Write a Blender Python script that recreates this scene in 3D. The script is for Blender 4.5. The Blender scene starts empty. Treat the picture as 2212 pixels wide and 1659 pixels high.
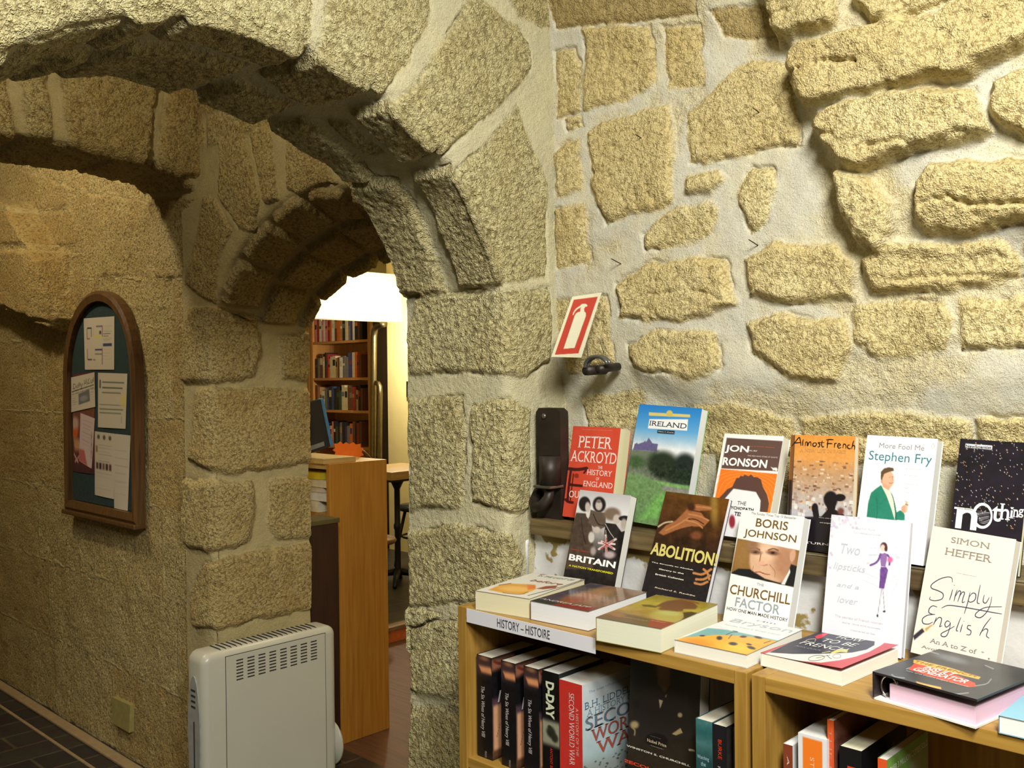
import bpy, bmesh, math, random
import numpy as np
from mathutils import Matrix, Vector

S = bpy.context.scene
COL = S.collection
# ------------------------------------------------------------------ camera
# world: +x runs from the aisle into the right-hand wall, +y runs along that wall away from the viewer, z up (metres)
EYE = np.array([0.0, 0.0, 1.5])
FPX, CX, CY = 2050.0, 1106.0, 829.5
def _camrot():
    p, r, y = np.radians([-.43, -.6, 43.87])
    b = np.array([np.sin(y), 0, np.cos(y)]); a = np.array([-np.cos(y), 0, np.sin(y)]); u = np.array([0, -1., 0])
    rp = np.array([[1, 0, 0], [0, np.cos(p), np.sin(p)], [0, -np.sin(p), np.cos(p)]])
    rr = np.array([[np.cos(r), -np.sin(r), 0], [np.sin(r), np.cos(r), 0], [0, 0, 1]])
    m = rr @ rp
    return np.array([m @ b, m @ a, m @ u]).T
ROT = _camrot()
cam = bpy.data.cameras.new('camera'); camo = bpy.data.objects.new('camera', cam); COL.objects.link(camo)
cam.sensor_width = 36.0; cam.lens = 36.0 * FPX / 2212.0; cam.clip_start = 0.05; cam.clip_end = 60
m3 = np.array([ROT[0], -ROT[1], -ROT[2]]).T
camo.matrix_world = Matrix([[*m3[0], EYE[0]], [*m3[1], EYE[1]], [*m3[2], EYE[2]], [0, 0, 0, 1]])
S.camera = camo

# ------------------------------------------------------------------ world, lamps, exposure
w = bpy.data.worlds.new('world'); S.world = w; w.use_nodes = True
w.node_tree.nodes['Background'].inputs[0].default_value = (1.0, .93, .8, 1)
w.node_tree.nodes['Background'].inputs[1].default_value = 0.06
S.view_settings.view_transform = 'Standard'; S.view_settings.look = 'None'
S.view_settings.gamma = 1; S.view_settings.use_curve_mapping = False
S.view_settings.exposure = 0.70

def area(name, loc, target, size, power, color):
    l = bpy.data.lights.new(name, 'AREA'); l.shape = 'RECTANGLE'; l.size, l.size_y = size
    l.energy = power; l.color = color
    o = bpy.data.objects.new(name, l); COL.objects.link(o); o.location = loc
    o.rotation_euler = (Vector(target) - Vector(loc)).to_track_quat('-Z', 'Y').to_euler()
    return o
def lamp(name, loc, power, color, rad):
    l = bpy.data.lights.new(name, 'POINT'); l.energy = power; l.color = color; l.shadow_soft_size = rad
    o = bpy.data.objects.new(name, l); COL.objects.link(o); o.location = loc
    return o
area('shop_ceiling_light', (.32, -.28, 2.62), (.75, .25, .6), (.30, .55), 40, (1.0, .99, .93))
area('aisle_fill_light', (-.55, -.6, 2.75), (1.0, 2.2, .7), (.3, .6), 40, (1.0, .98, .90))  # added fill light, unseen, brightens the heater and passage through the arch
lamp('passage_ceiling_lamp', (.75, 2.25, 2.62), 10, (1.0, .90, .70), .06)
lamp('far_bay_ceiling_lamp', (.55, 3.95, 3.0), 36, (1.0, .88, .67), .07)
lamp('back_room_fill_lamp', (2.75, 3.15, 2.5), 12, (1.0, .86, .60), .10)  # added unseen lamp, set to brighten the star card and counter top

def spot(px, py, axis, val):
    """where the line of sight through a photo point meets the plane axis = val"""
    r = ROT.T @ np.array([(px - CX) / FPX, (py - CY) / FPX, 1.0])
    i = 'xyz'.index(axis)
    return EYE + r * ((val - EYE[i]) / r[i])
def view(P):
    """photo coordinates of points P (n,3)"""
    c = (np.asarray(P) - EYE) @ ROT.T
    return CX + FPX * c[..., 0] / c[..., 2], CY + FPX * c[..., 1] / c[..., 2]

# ------------------------------------------------------------------ colour and material helpers
def lin(r, g, b):
    f = lambda v: (v / 255 / 12.92) if v / 255 <= .04045 else ((v / 255 + .055) / 1.055) ** 2.4
    return (f(r), f(g), f(b))
def lin_np(c):
    c = np.clip(np.asarray(c, float) / 255, 0, 1)
    return np.where(c <= .04045, c / 12.92, ((c + .055) / 1.055) ** 2.4)
MATS = {}
def mat(name, rgb, rough=.55, metal=0.0, noise=.12, scale=40., bump=0.0, spec=.5):
    if name in MATS: return MATS[name]
    m = bpy.data.materials.new(name); m.use_nodes = True; nt = m.node_tree; b = nt.nodes['Principled BSDF']
    c = lin(*rgb)
    b.inputs['Roughness'].default_value = rough; b.inputs['Metallic'].default_value = metal
    b.inputs['Specular IOR Level'].default_value = spec
    tc = nt.nodes.new('ShaderNodeTexCoord'); n = nt.nodes.new('ShaderNodeTexNoise')
    n.inputs['Scale'].default_value = scale; n.inputs['Detail'].default_value = 4
    nt.links.new(tc.outputs['Object'], n.inputs['Vector'])
    r = nt.nodes.new('ShaderNodeValToRGB')
    r.color_ramp.elements[0].position = .3; r.color_ramp.elements[1].position = .7
    r.color_ramp.elements[0].color = (*[v * (1 - noise) for v in c], 1); r.color_ramp.elements[1].color = (*[min(1, v * (1 + noise)) for v in c], 1)
    nt.links.new(n.outputs['Fac'], r.inputs['Fac']); nt.links.new(r.outputs['Color'], b.inputs['Base Color'])
    if bump:
        bp = nt.nodes.new('ShaderNodeBump'); bp.inputs['Strength'].default_value = bump; bp.inputs['Distance'].default_value = .003
        nt.links.new(n.outputs['Fac'], bp.inputs['Height']); nt.links.new(bp.outputs['Normal'], b.inputs['Normal'])
    MATS[name] = m
    return m
def wood(name, dark, light, axis='z', scale=9., rough=.45):
    if name in MATS: return MATS[name]
    m = bpy.data.materials.new(name); m.use_nodes = True; nt = m.node_tree; b = nt.nodes['Principled BSDF']
    b.inputs['Roughness'].default_value = rough
    tc = nt.nodes.new('ShaderNodeTexCoord'); mp = nt.nodes.new('ShaderNodeMapping')
    sc = [14., 14., 14.]; sc['xyz'.index(axis)] = .7; mp.inputs['Scale'].default_value = sc
    nt.links.new(tc.outputs['Object'], mp.inputs['Vector'])
    n = nt.nodes.new('ShaderNodeTexNoise'); n.inputs['Scale'].default_value = scale; n.inputs['Detail'].default_value = 6
    n.inputs['Distortion'].default_value = .4
    nt.links.new(mp.outputs['Vector'], n.inputs['Vector'])
    r = nt.nodes.new('ShaderNodeValToRGB'); r.color_ramp.elements[0].position = .32; r.color_ramp.elements[1].position = .68
    r.color_ramp.elements[0].color = (*lin(*dark), 1); r.color_ramp.elements[1].color = (*lin(*light), 1)
    nt.links.new(n.outputs['Fac'], r.inputs['Fac']); nt.links.new(r.outputs['Color'], b.inputs['Base Color'])
    MATS[name] = m
    return m
def glow(name, rgb, strength):
    m = bpy.data.materials.new(name); m.use_nodes = True; b = m.node_tree.nodes['Principled BSDF']
    b.inputs['Base Color'].default_value = (*lin(*rgb), 1); b.inputs['Emission Color'].default_value = (*lin(*rgb), 1)
    b.inputs['Emission Strength'].default_value = strength
    return m
def print_mat(name, attr='print', rough=.38, spec=.45):
    if name in MATS: return MATS[name]
    m = bpy.data.materials.new(name); m.use_nodes = True; nt = m.node_tree; b = nt.nodes['Principled BSDF']
    a = nt.nodes.new('ShaderNodeAttribute'); a.attribute_name = attr
    nt.links.new(a.outputs['Color'], b.inputs['Base Color']); b.inputs['Roughness'].default_value = rough
    b.inputs['Specular IOR Level'].default_value = spec
    MATS[name] = m
    return m
def pages_mat(name, rgb):
    """paper edges: fine stripes across the thickness (object y)"""
    if name in MATS: return MATS[name]
    m = bpy.data.materials.new(name); m.use_nodes = True; nt = m.node_tree; b = nt.nodes['Principled BSDF']
    b.inputs['Roughness'].default_value = .8
    tc = nt.nodes.new('ShaderNodeTexCoord'); mp = nt.nodes.new('ShaderNodeMapping'); mp.inputs['Scale'].default_value = (3, 900, 3)
    n = nt.nodes.new('ShaderNodeTexNoise'); n.inputs['Scale'].default_value = 1.0; n.inputs['Detail'].default_value = 2
    nt.links.new(tc.outputs['Object'], mp.inputs['Vector']); nt.links.new(mp.outputs['Vector'], n.inputs['Vector'])
    c = [.86 * v for v in lin(*rgb)]; r = nt.nodes.new('ShaderNodeValToRGB')
    r.color_ramp.elements[0].color = (*[v * .90 for v in c], 1); r.color_ramp.elements[1].color = (*[min(1, v * 1.16) for v in c], 1)
    nt.links.new(n.outputs['Fac'], r.inputs['Fac']); nt.links.new(r.outputs['Color'], b.inputs['Base Color'])
    MATS[name] = m
    return m

# ------------------------------------------------------------------ object helpers
def tag(o, label=None, cat=None, group=None, kind=None):
    if label: o['label'] = label
    if cat: o['category'] = cat
    if group: o['group'] = group
    if kind: o['kind'] = kind
    return o
def thing(name, label, cat, loc=(0, 0, 0), group=None, M=None):
    o = bpy.data.objects.new(name, None); COL.objects.link(o); o.empty_display_size = .05
    if M is not None: o.matrix_world = M
    else: o.location = loc
    return tag(o, label, cat, group)
class MB:
    """collects shapes; build() links them as one mesh object"""
    def __init__(s, origin=(0, 0, 0)):
        s.v = []; s.f = []; s.m = []; s.o = Vector(origin); s.sm = []
    def add(s, vs, fs, mi=0, M=None, smooth=False):
        k = len(s.v)
        for p in vs:
            p = Vector(p); s.v.append(M @ p if M is not None else p)
        for f in fs: s.f.append([i + k for i in f]); s.m.append(mi); s.sm.append(smooth)
        return s
    def box(s, lo, hi, mi=0, M=None, bev=0.0):
        lo = Vector(lo); hi = Vector(hi); c = (lo + hi) / 2; d = hi - lo
        if bev > 0:
            bm = bmesh.new(); bmesh.ops.create_cube(bm, size=1)
            bmesh.ops.scale(bm, vec=d, verts=bm.verts)
            bmesh.ops.bevel(bm, geom=bm.edges[:], offset=min(bev, min(d) * .49), segments=2, profile=.6, affect='EDGES')
            bm.verts.index_update()
            vs = [v.co + c for v in bm.verts]; fs = [[v.index for v in f.verts] for f in bm.faces]; bm.free()
            return s.add(vs, fs, mi, M)
        x0, y0, z0 = lo; x1, y1, z1 = hi
        vs = [(x0, y0, z0), (x1, y0, z0), (x1, y1, z0), (x0, y1, z0), (x0, y0, z1), (x1, y0, z1), (x1, y1, z1), (x0, y1, z1)]
        return s.add(vs, [(0, 3, 2, 1), (4, 5, 6, 7), (0, 1, 5, 4), (1, 2, 6, 5), (2, 3, 7, 6), (3, 0, 4, 7)], mi, M)
    def tube(s, pts, r, n=10, mi=0, M=None, cap=True):
        pts = [Vector(p) for p in pts]; rs = r if isinstance(r, (list, tuple)) else [r] * len(pts)
        vs = []; fs = []; up = None
        for i, p in enumerate(pts):
            t = (pts[min(i + 1, len(pts) - 1)] - pts[max(i - 1, 0)]).normalized()
            if up is None: up = t.orthogonal().normalized()
            up = (up - t * up.dot(t)).normalized(); sd = t.cross(up)
            for k in range(n):
                a = 2 * math.pi * k / n; vs.append(p + (up * math.cos(a) + sd * math.sin(a)) * rs[i])
        for i in range(len(pts) - 1):
            for k in range(n):
                a = i * n + k; b = i * n + (k + 1) % n; fs.append((a, b, b + n, a + n))
        if cap: fs.append(tuple(range(n - 1, -1, -1))); fs.append(tuple(range((len(pts) - 1) * n, len(pts) * n)))
        return s.add(vs, fs, mi, M, True)
    def lathe(s, prof, n=20, mi=0, M=None, c=(0, 0, 0)):
        vs = []; fs = []
        for r, z in prof:
            for k in range(n):
                a = 2 * math.pi * k / n; vs.append((c[0] + r * math.cos(a), c[1] + r * math.sin(a), c[2] + z))
        for i in range(len(prof) - 1):
            for k in range(n):
                a = i * n + k; b = i * n + (k + 1) % n; fs.append((a, b, b + n, a + n))
        fs.append(tuple(range(n - 1, -1, -1))); fs.append(tuple(range((len(prof) - 1) * n, len(prof) * n)))
        return s.add(vs, fs, mi, M, True)
    def prism(s, outline, d0, d1, plane='xz', mi=0, M=None):
        """closed outline in a plane, extruded along the third axis from d0 to d1"""
        def p3(a, b, d): return {'xz': (a, d, b), 'yz': (d, a, b), 'xy': (a, b, d)}[plane]
        n = len(outline); vs = [p3(a, b, d0) for a, b in outline] + [p3(a, b, d1) for a, b in outline]
        fs = [tuple(range(n)), tuple(range(2 * n - 1, n - 1, -1))] + [(i, i + n, (i + 1) % n + n, (i + 1) % n) for i in range(n)]
        return s.add(vs, fs, mi, M)
    def build(s, name, mats, parent=None, smooth=False, **kw):
        me = bpy.data.meshes.new(name); me.from_pydata([v - s.o for v in s.v], [], s.f)
        for m in (mats if isinstance(mats, (list, tuple)) else [mats]): me.materials.append(m)
        me.polygons.foreach_set('material_index', s.m)
        me.polygons.foreach_set('use_smooth', [bool(x or smooth) for x in s.sm])
        bm = bmesh.new(); bm.from_mesh(me); bmesh.ops.recalc_face_normals(bm, faces=bm.faces[:]); bm.to_mesh(me); bm.free()
        o = bpy.data.objects.new(name, me); COL.objects.link(o)
        if parent: o.parent = parent
        return tag(o, **kw)

# ------------------------------------------------------------------ numpy noise and polygon fields
def _hash(x, y, z, seed):
    h = (x.astype(np.uint32) * np.uint32(374761393) + y.astype(np.uint32) * np.uint32(668265263) + z.astype(np.uint32) * np.uint32(2246822519) + np.uint32(seed * 3266489917 & 0xffffffff))
    h = (h ^ (h >> np.uint32(13))) * np.uint32(1274126177); h = h ^ (h >> np.uint32(16))
    return h.astype(np.float64) / 4294967295.0
def vnoise(P, freq, seed=0):
    Q = P * freq + 1000.0; I = np.floor(Q).astype(np.int64); f = Q - I; f = f * f * (3 - 2 * f); r = 0
    for dx in (0, 1):
        for dy in (0, 1):
            for dz in (0, 1):
                wgt = (f[..., 0] if dx else 1 - f[..., 0]) * (f[..., 1] if dy else 1 - f[..., 1]) * (f[..., 2] if dz else 1 - f[..., 2])
                r = r + wgt * _hash(I[..., 0] + dx, I[..., 1] + dy, I[..., 2] + dz, seed)
    return r * 2 - 1
def fbm(P, freq, oct=4, seed=0, gain=.5):
    r = 0; a = 1; t = 0
    for i in range(oct):
        r = r + a * vnoise(P, freq * 2 ** i, seed + i); t += a; a *= gain
    return r / t
def sstep(a, b, x):
    t = np.clip((x - a) / (b - a), 0, 1); return t * t * (3 - 2 * t)
def poly_sd(X, Y, poly):
    """signed distance to a polygon, positive inside"""
    p = np.asarray(poly, float); d = np.full(X.shape, 1e9); ins = np.zeros(X.shape, bool); n = len(p)
    for i in range(n):
        ax, ay = p[i]; bx, by = p[(i + 1) % n]; ex, ey = bx - ax, by - ay; wx, wy = X - ax, Y - ay
        t = np.clip((wx * ex + wy * ey) / (ex * ex + ey * ey + 1e-12), 0, 1)
        d = np.minimum(d, (wx - ex * t) ** 2 + (wy - ey * t) ** 2)
        c = (ay > Y) != (by > Y)
        ins ^= c & (X < (bx - ax) * (Y - ay) / ((by - ay) if by != ay else 1e-12) + ax)
    d = np.sqrt(d); return np.where(ins, d, -d)
def grid_mesh(name, P, material, attrs=None, closed=False):
    """P (n,m,3) -> smooth quad grid with optional colour attributes {name: (n,m,3)}"""
    n, m = P.shape[:2]; me = bpy.data.meshes.new(name)
    me.vertices.add(n * m); me.vertices.foreach_set('co', P.reshape(-1).astype(np.float32))
    i, j = np.meshgrid(np.arange(n - 1), np.arange(m - 1), indexing='ij'); a = (i * m + j).ravel()
    q = np.stack([a, a + m, a + m + 1, a + 1], 1).astype(np.int32)
    me.loops.add(q.size); me.loops.foreach_set('vertex_index', q.ravel())
    me.polygons.add(len(q)); me.polygons.foreach_set('loop_start', np.arange(len(q), dtype=np.int32) * 4)
    me.polygons.foreach_set('use_smooth', np.ones(len(q), bool))
    me.update(calc_edges=True)
    for k, c in (attrs or {}).items():
        at = me.color_attributes.new(k, 'FLOAT_COLOR', 'POINT')
        at.data.foreach_set('color', np.concatenate([c.reshape(-1, 3), np.ones((n * m, 1))], 1).astype(np.float32).ravel())
    me.materials.append(material)
    return me
def obj(name, me, parent=None, **kw):
    o = bpy.data.objects.new(name, me); COL.objects.link(o)
    if parent: o.parent = parent
    return tag(o, **kw)
# ------------------------------------------------------------------ masonry
def masonry_mat(name, stone1, stone2, mortar, bump=.5, grain=95.):
    m = bpy.data.materials.new(name); m.use_nodes = True; nt = m.node_tree; N = nt.nodes; L = nt.links; b = N['Principled BSDF']
    b.inputs['Roughness'].default_value = .72; b.inputs['Specular IOR Level'].default_value = .35
    at = N.new('ShaderNodeAttribute'); at.attribute_name = 'masonry'; sp = N.new('ShaderNodeSeparateColor'); L.new(at.outputs['Color'], sp.inputs[0])
    geo = N.new('ShaderNodeTexCoord')
    def noise(scale, det, rough=.55):
        n = N.new('ShaderNodeTexNoise'); n.inputs['Scale'].default_value = scale; n.inputs['Detail'].default_value = det; n.inputs['Roughness'].default_value = rough
        L.new(geo.outputs['Object'], n.inputs['Vector']); return n
    def mix(fac, a, c):
        x = N.new('ShaderNodeMix'); x.data_type = 'RGBA'
        if fac is not None: L.new(fac, x.inputs['Factor'])
        for sock, v in ((x.inputs['A'], a), (x.inputs['B'], c)):
            if isinstance(v, tuple): sock.default_value = (*v, 1)
            else: L.new(v, sock)
        return x
    def math_(op, a, c, clamp=False):
        x = N.new('ShaderNodeMath'); x.operation = op; x.use_clamp = clamp
        for sock, v in ((x.inputs[0], a), (x.inputs[1], c)):
            if isinstance(v, (int, float)): sock.default_value = v
            else: L.new(v, sock)
        return x.outputs[0]
    n1 = noise(9, 3, .65); n2 = noise(105, 2, .75); n3 = noise(420, 1, .7)
    f1 = math_('ADD', sp.outputs[1], math_('MULTIPLY', math_('SUBTRACT', n1.outputs['Fac'], .5), 1.6), True)
    st = mix(f1, lin(*stone1), lin(*stone2))
    vo = N.new('ShaderNodeTexVoronoi'); vo.feature = 'F1'; vo.inputs['Scale'].default_value = grain
    wv = N.new('ShaderNodeVectorMath'); wv.operation = 'MULTIPLY_ADD'; wv.inputs[1].default_value = (.02, .02, .02); L.new(n2.outputs['Color'], wv.inputs[0]); L.new(geo.outputs['Object'], wv.inputs[2]); L.new(wv.outputs[0], vo.inputs['Vector'])
    gr = math_('SUBTRACT', 1.0, vo.outputs['Distance'])
    dk = mix(math_('MULTIPLY', math_('SUBTRACT', .50, math_('MULTIPLY', math_('ADD', n2.outputs['Fac'], gr), .46)), 5.0, True), st.outputs['Result'], tuple(.58 * v for v in lin(*stone2)))
    mo = mix(math_('MULTIPLY', math_('SUBTRACT', n1.outputs['Fac'], .42), 2.6, True), lin(*mortar), tuple(.5 * (u + v) for u, v in zip(lin(*mortar), lin(*stone1))))
    spk = mix(math_('MULTIPLY', math_('SUBTRACT', .42, n3.outputs['Fac']), 4.0, True), mo.outputs['Result'], tuple(.35 * v for v in lin(*mortar)))
    c = mix(sp.outputs[0], spk.outputs['Result'], dk.outputs['Result'])
    c2 = mix(sp.outputs[2], c.outputs['Result'], lin(84, 60, 28))  # third channel mixes the surface towards dark brown
    L.new(c2.outputs['Result'], b.inputs['Base Color'])
    hs = math_('ADD', math_('ADD', math_('MULTIPLY', n2.outputs['Fac'], .35), math_('MULTIPLY', gr, .6)), math_('MULTIPLY', n3.outputs['Fac'], .35))
    hh = math_('MULTIPLY', hs, math_('ADD', math_('MULTIPLY', sp.outputs[0], .80), .22))
    bp = N.new('ShaderNodeBump'); bp.inputs['Strength'].default_value = bump; bp.inputs['Distance'].default_value = .012
    L.new(hh, bp.inputs['Height']); L.new(bp.outputs['Normal'], b.inputs['Normal'])
    return m
M_WALL = masonry_mat('ochre_limestone', (206, 193, 144), (190, 168, 110), (186, 182, 164), .55, 170.)
M_ARCH = masonry_mat('pecked_grey_limestone', (202, 194, 148), (186, 170, 116), (178, 171, 140), 1.0, 95.)
M_FAR = masonry_mat('warm_limestone', (200, 184, 130), (178, 150, 90), (168, 153, 110), .9, 110.)

class Relief:
    """accumulates stone relief over an array of base points"""
    grow = 0.0
    def __init__(s, P, seed=0, mort=.004):
        s.P = P; sh = P.shape[:-1]; s.mask = np.zeros(sh); s.tint = np.full(sh, .4); s.h = np.zeros(sh); s.dirt = np.zeros(sh)
        s.w1 = vnoise(P, 26, seed + 11) * .006 + vnoise(P, 85, seed + 12) * .003; s.w2 = vnoise(P, 26, seed + 21) * .006 + vnoise(P, 85, seed + 22) * .003
        s.w3 = fbm(P, 13, 2, seed + 61) * 1.6; s.w4 = fbm(P, 5, 2, seed + 62) * 1.5
        s.h += mort * fbm(P, 7, 3, seed + 31) + .0014 * fbm(P, 55, 2, seed + 32); s.seed = seed
        s.rough = None
    def stone(s, X, Y, poly, H, tint, bevel=.012, where=None, dirt=0.0):
        p = np.asarray(poly, float); lo = p.min(0) - .04; hi = p.max(0) + .04
        sel = (X > lo[0]) & (X < hi[0]) & (Y > lo[1]) & (Y < hi[1])
        if where is not None: sel &= where
        if not sel.any(): return
        sd = poly_sd(X[sel] + s.w1[sel], Y[sel] + s.w2[sel], p) + s.grow
        fl = s.w3[sel]; sd = sd + .006 * fl; m = sstep(-.004, bevel, sd); k = sstep(-.003 - .004 * np.maximum(fl, 0), .004 + .012 * np.maximum(fl, 0), sd)
        old = s.h[sel]; s.h[sel] = np.maximum(old, old + H * m * (1 + .45 * s.w4[sel])) - .007 * np.exp(-(sd / .0035) ** 2) * sstep(.05, .35, -fl); s.mask[sel] = np.maximum(s.mask[sel], k)
        s.tint[sel] = np.where(k > .5, tint, s.tint[sel]); s.dirt[sel] = np.where(k > .5, dirt, s.dirt[sel])
    def finish(s, amp=.004, f=48, crack=.0):
        r = fbm(s.P, f, 4, s.seed + 41, .6); big = fbm(s.P, 9, 3, s.seed + 51)
        s.h += s.mask * (amp * r + .006 * big - .003 * np.clip(-r - .25, 0, 1) * 4 * (amp / .004))
        return s.h
    def attr(s): return np.stack([s.mask, s.tint, s.dirt], -1)
def ashlar(rel, X, Y, ch, bl, H, seed, joint=.012, where=None, dirt=0.0, x0=0, y0=0):
    """coursed blocks filling X,Y"""
    row = np.floor((Y - y0) / ch + rel.w2 * 4); off = _hash(row.astype(np.int64) + 500, row * 0 + 3, row * 0 + seed, seed) * bl
    u = (X - x0 + off) / bl; col = np.floor(u); fx = (u - col) * bl; fy = (Y - y0) / ch + rel.w2 * 4 - row; fy = fy * ch
    d = np.minimum(np.minimum(fx, bl - fx), np.minimum(fy, ch - fy)) - joint + rel.w1
    m = sstep(-.004, .012, d); k = sstep(-.003, .004, d)
    t = _hash(row.astype(np.int64) + 900, col.astype(np.int64) + 900, row * 0, seed + 5)
    if where is None: where = np.ones(X.shape, bool)
    free = where & (rel.mask < .01)
    rel.h = np.where(free, rel.h + H * m, rel.h); rel.mask = np.where(free, k, rel.mask); rel.tint = np.where(free, .15 + .6 * t, rel.tint); rel.dirt = np.where(free, dirt, rel.dirt)
def axis_pts(*seg):
    """concatenated ranges: (a, b, step), ..."""
    out = []
    for a, b, st in seg:
        n = max(2, int(round(abs(b - a) / st)) + 1); out += list(np.linspace(a, b, n)[(1 if out else 0):])
    return np.array(out)

# ---- right wall ----
XW = 1.66
def wy(pts, x=1.645): return [tuple(spot(px, py, 'x', x)[1:]) for px, py in pts]
Ys = axis_pts((-.9, .36, .008), (.36, 1.50, .003)); Zs = axis_pts((1.16, 2.42, .003), (2.42, 2.75, .02))
Y, Z = np.meshgrid(Ys, Zs, indexing='ij'); P = np.stack([np.full(Y.shape, XW), Y, Z], -1)
rl = Relief(P, 1, .008); rl.grow = .004; rl.h -= .034 * (1 - sstep(1.42, 1.56, Z))
RW = [([(1195, 110), (1238, 98), (1246, 150), (1246, 238), (1196, 248)], .006, .5), ([(1212, 252), (1245, 250), (1248, 272), (1220, 280)], .004, .4),
 ([(1255, 62), (1400, 52), (1402, 172), (1330, 218), (1256, 232)], .012, .55), ([(1428, 52), (1502, 48), (1516, 182), (1432, 186)], .006, .75),
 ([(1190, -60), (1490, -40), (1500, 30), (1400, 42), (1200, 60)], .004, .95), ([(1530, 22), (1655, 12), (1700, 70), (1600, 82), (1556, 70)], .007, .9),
 ([(1479, 244), (1514, 215), (1558, 174), (1593, 133), (1680, 130), (1714, 222), (1716, 307), (1609, 329), (1546, 339), (1482, 351)], .011, .55),
 ([(1261, 291), (1277, 275), (1372, 240), (1435, 222), (1447, 285), (1446, 434), (1422, 443), (1352, 459), (1299, 481), (1283, 437), (1267, 329)], .016, .5),
 ([(1191, 329), (1216, 307), (1242, 307), (1250, 405), (1197, 424)], .010, .45), ([(1191, 453), (1254, 440), (1264, 560), (1198, 580)], .010, .45),
 ([(1479, 380), (1545, 364), (1558, 389), (1530, 411), (1482, 408)], .020, .35), ([(1378, 503), (1435, 456), (1523, 437), (1542, 459), (1523, 506), (1435, 530), (1380, 545)], .014, .3),
 ([(1593, 411), (1615, 361), (1656, 358), (1669, 405), (1644, 475), (1618, 506), (1599, 475)], .016, .1),
 ([(1325, 610), (1400, 565), (1558, 560), (1582, 655), (1480, 690), (1330, 690)], .020, .4), ([(1605, 560), (1660, 525), (1800, 530), (1840, 570), (1842, 640), (1700, 652), (1620, 640)], .022, .4),
 ([(1345, 742), (1400, 715), (1540, 720), (1552, 790), (1480, 820), (1360, 792)], .014, .35), ([(1615, 700), (1680, 680), (1820, 690), (1832, 750), (1800, 822), (1690, 812), (1620, 760)], .020, .4),
 ([(1850, 660), (2030, 648), (2050, 690), (2040, 755), (1890, 770), (1840, 740)], .014, .3), ([(2070, 645), (2330, 640), (2330, 750), (2080, 755)], .014, .35),
 ([(1868, 562), (1900, 535), (2170, 522), (2205, 545), (2205, 600), (2100, 622), (1885, 626)], .034, .45), ([(2225, 520), (2420, 515), (2420, 610), (2235, 610)], .03, .4),
 ([(1190, 655), (1300, 640), (1310, 780), (1215, 800)], .004, .3)]
LOWR = [([(1400, 890), (1560, 875), (1690, 905), (1700, 985), (1400, 985)], .022, .35), ([(1715, 905), (1880, 890), (2080, 915), (2090, 1000), (1720, 1000)], .026, .3), ([(2100, 905), (2420, 890), (2420, 1000), (2110, 1000)], .022, .3),
 ([(1520, 985), (1700, 990), (1700, 1070), (1530, 1075)], .014, .4), ([(1230, 860), (1360, 850), (1370, 930), (1240, 930)], .008, .15)]
RIB = [([(1625, -70), (1640, 40), (1662, 78), (1700, 76), (1800, 46), (1822, -70)], .060, .35), ([(1845, -70), (1845, 0), (1872, 46), (1922, 50), (2062, -10), (2062, -70)], .058, .4),
 ([(1680, 135), (1720, 95), (1850, 60), (2000, 28), (2200, -45), (2420, -100), (2420, 40), (2212, 92), (2092, 160), (2000, 167), (1900, 192), (1800, 207), (1732, 227), (1695, 190)], .068, .5),
 ([(1740, 265), (1790, 230), (1930, 192), (2098, 185), (2130, 280), (2080, 302), (1990, 322), (1852, 366), (1810, 342), (1770, 305)], .060, .3),
 ([(2150, 170), (2240, 140), (2420, 110), (2420, 250), (2212, 292), (2142, 245)], .050, .4), ([(1785, 380), (1802, 366), (1862, 382), (1906, 440), (1912, 500), (1887, 530), (1850, 526), (1815, 470)], .048, .15),
 ([(1960, 392), (2000, 352), (2212, 340), (2420, 330), (2420, 470), (2212, 482), (2100, 496), (1985, 501), (1962, 466)], .044, .5)]
bound = wy([(1632, -90), (1640, 40), (1668, 85), (1690, 150), (1728, 240), (1762, 320), (1785, 375), (1812, 470), (1850, 535), (1900, 560), (2200, 548), (2600, 540), (2600, -90)], 1.62)
sd = poly_sd(Y + rl.w1, Z + rl.w2, bound)
rl.h += .034 * sstep(-.004, .03, sd) * sstep(1.62, 1.80, Z) + .06 * sstep(.0, .5, sd) * sstep(1.75, 2.2, Z)
rl.h += .05 * sstep(2.15, 2.5, Z)
for p, H, t in RW: rl.stone(Y, Z, wy(p), H * .8, t, .016, None, .35 if t > .85 else 0)  # the two strongest-tinted top stones are mixed part way to brown
for p, H, t in LOWR: rl.stone(Y, Z, wy(p), H * .35, t, .012)
for p, H, t in RIB: rl.stone(Y, Z, wy(p, 1.60), H * .62, t, .015)
for cr, dp in (([(1692, 168), (1735, 152), (1790, 136), (1850, 134)], .020), ([(1850, 322), (1950, 302), (1985, 312), (2085, 286)], .016), ([(1985, 440), (2050, 420), (2100, 446), (2230, 428)], .018), ([(1755, 280), (1785, 288), (1800, 284)], .014), ([(1640, 20), (1665, 30), (1700, 24)], .012), ([(1900, 600), (2000, 592), (2180, 598)], .010), ([(1350, 640), (1420, 625), (1540, 640)], .008)):
    c_ = np.array(wy(cr, 1.60)); d_ = np.full(Y.shape, 1e9)
    for (a0, a1), (b0, b1) in zip(c_[:-1], c_[1:]):
        e0, e1 = b0 - a0, b1 - a1; t_ = np.clip(((Y - a0) * e0 + (Z - a1) * e1) / (e0 * e0 + e1 * e1), 0, 1); d_ = np.minimum(d_, np.hypot(Y + rl.w1 - a0 - e0 * t_, Z + rl.w2 - a1 - e1 * t_))
    rl.h -= .75 * dp * np.exp(-(d_ / .004) ** 2)
ledge = poly_sd(Y, Z, wy([(1380, 800), (1600, 790), (1800, 835), (2100, 800), (2500, 760), (2500, 900), (1800, 905), (1500, 880)]))
rl.h += .018 * sstep(-.05, .03, ledge)
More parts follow.
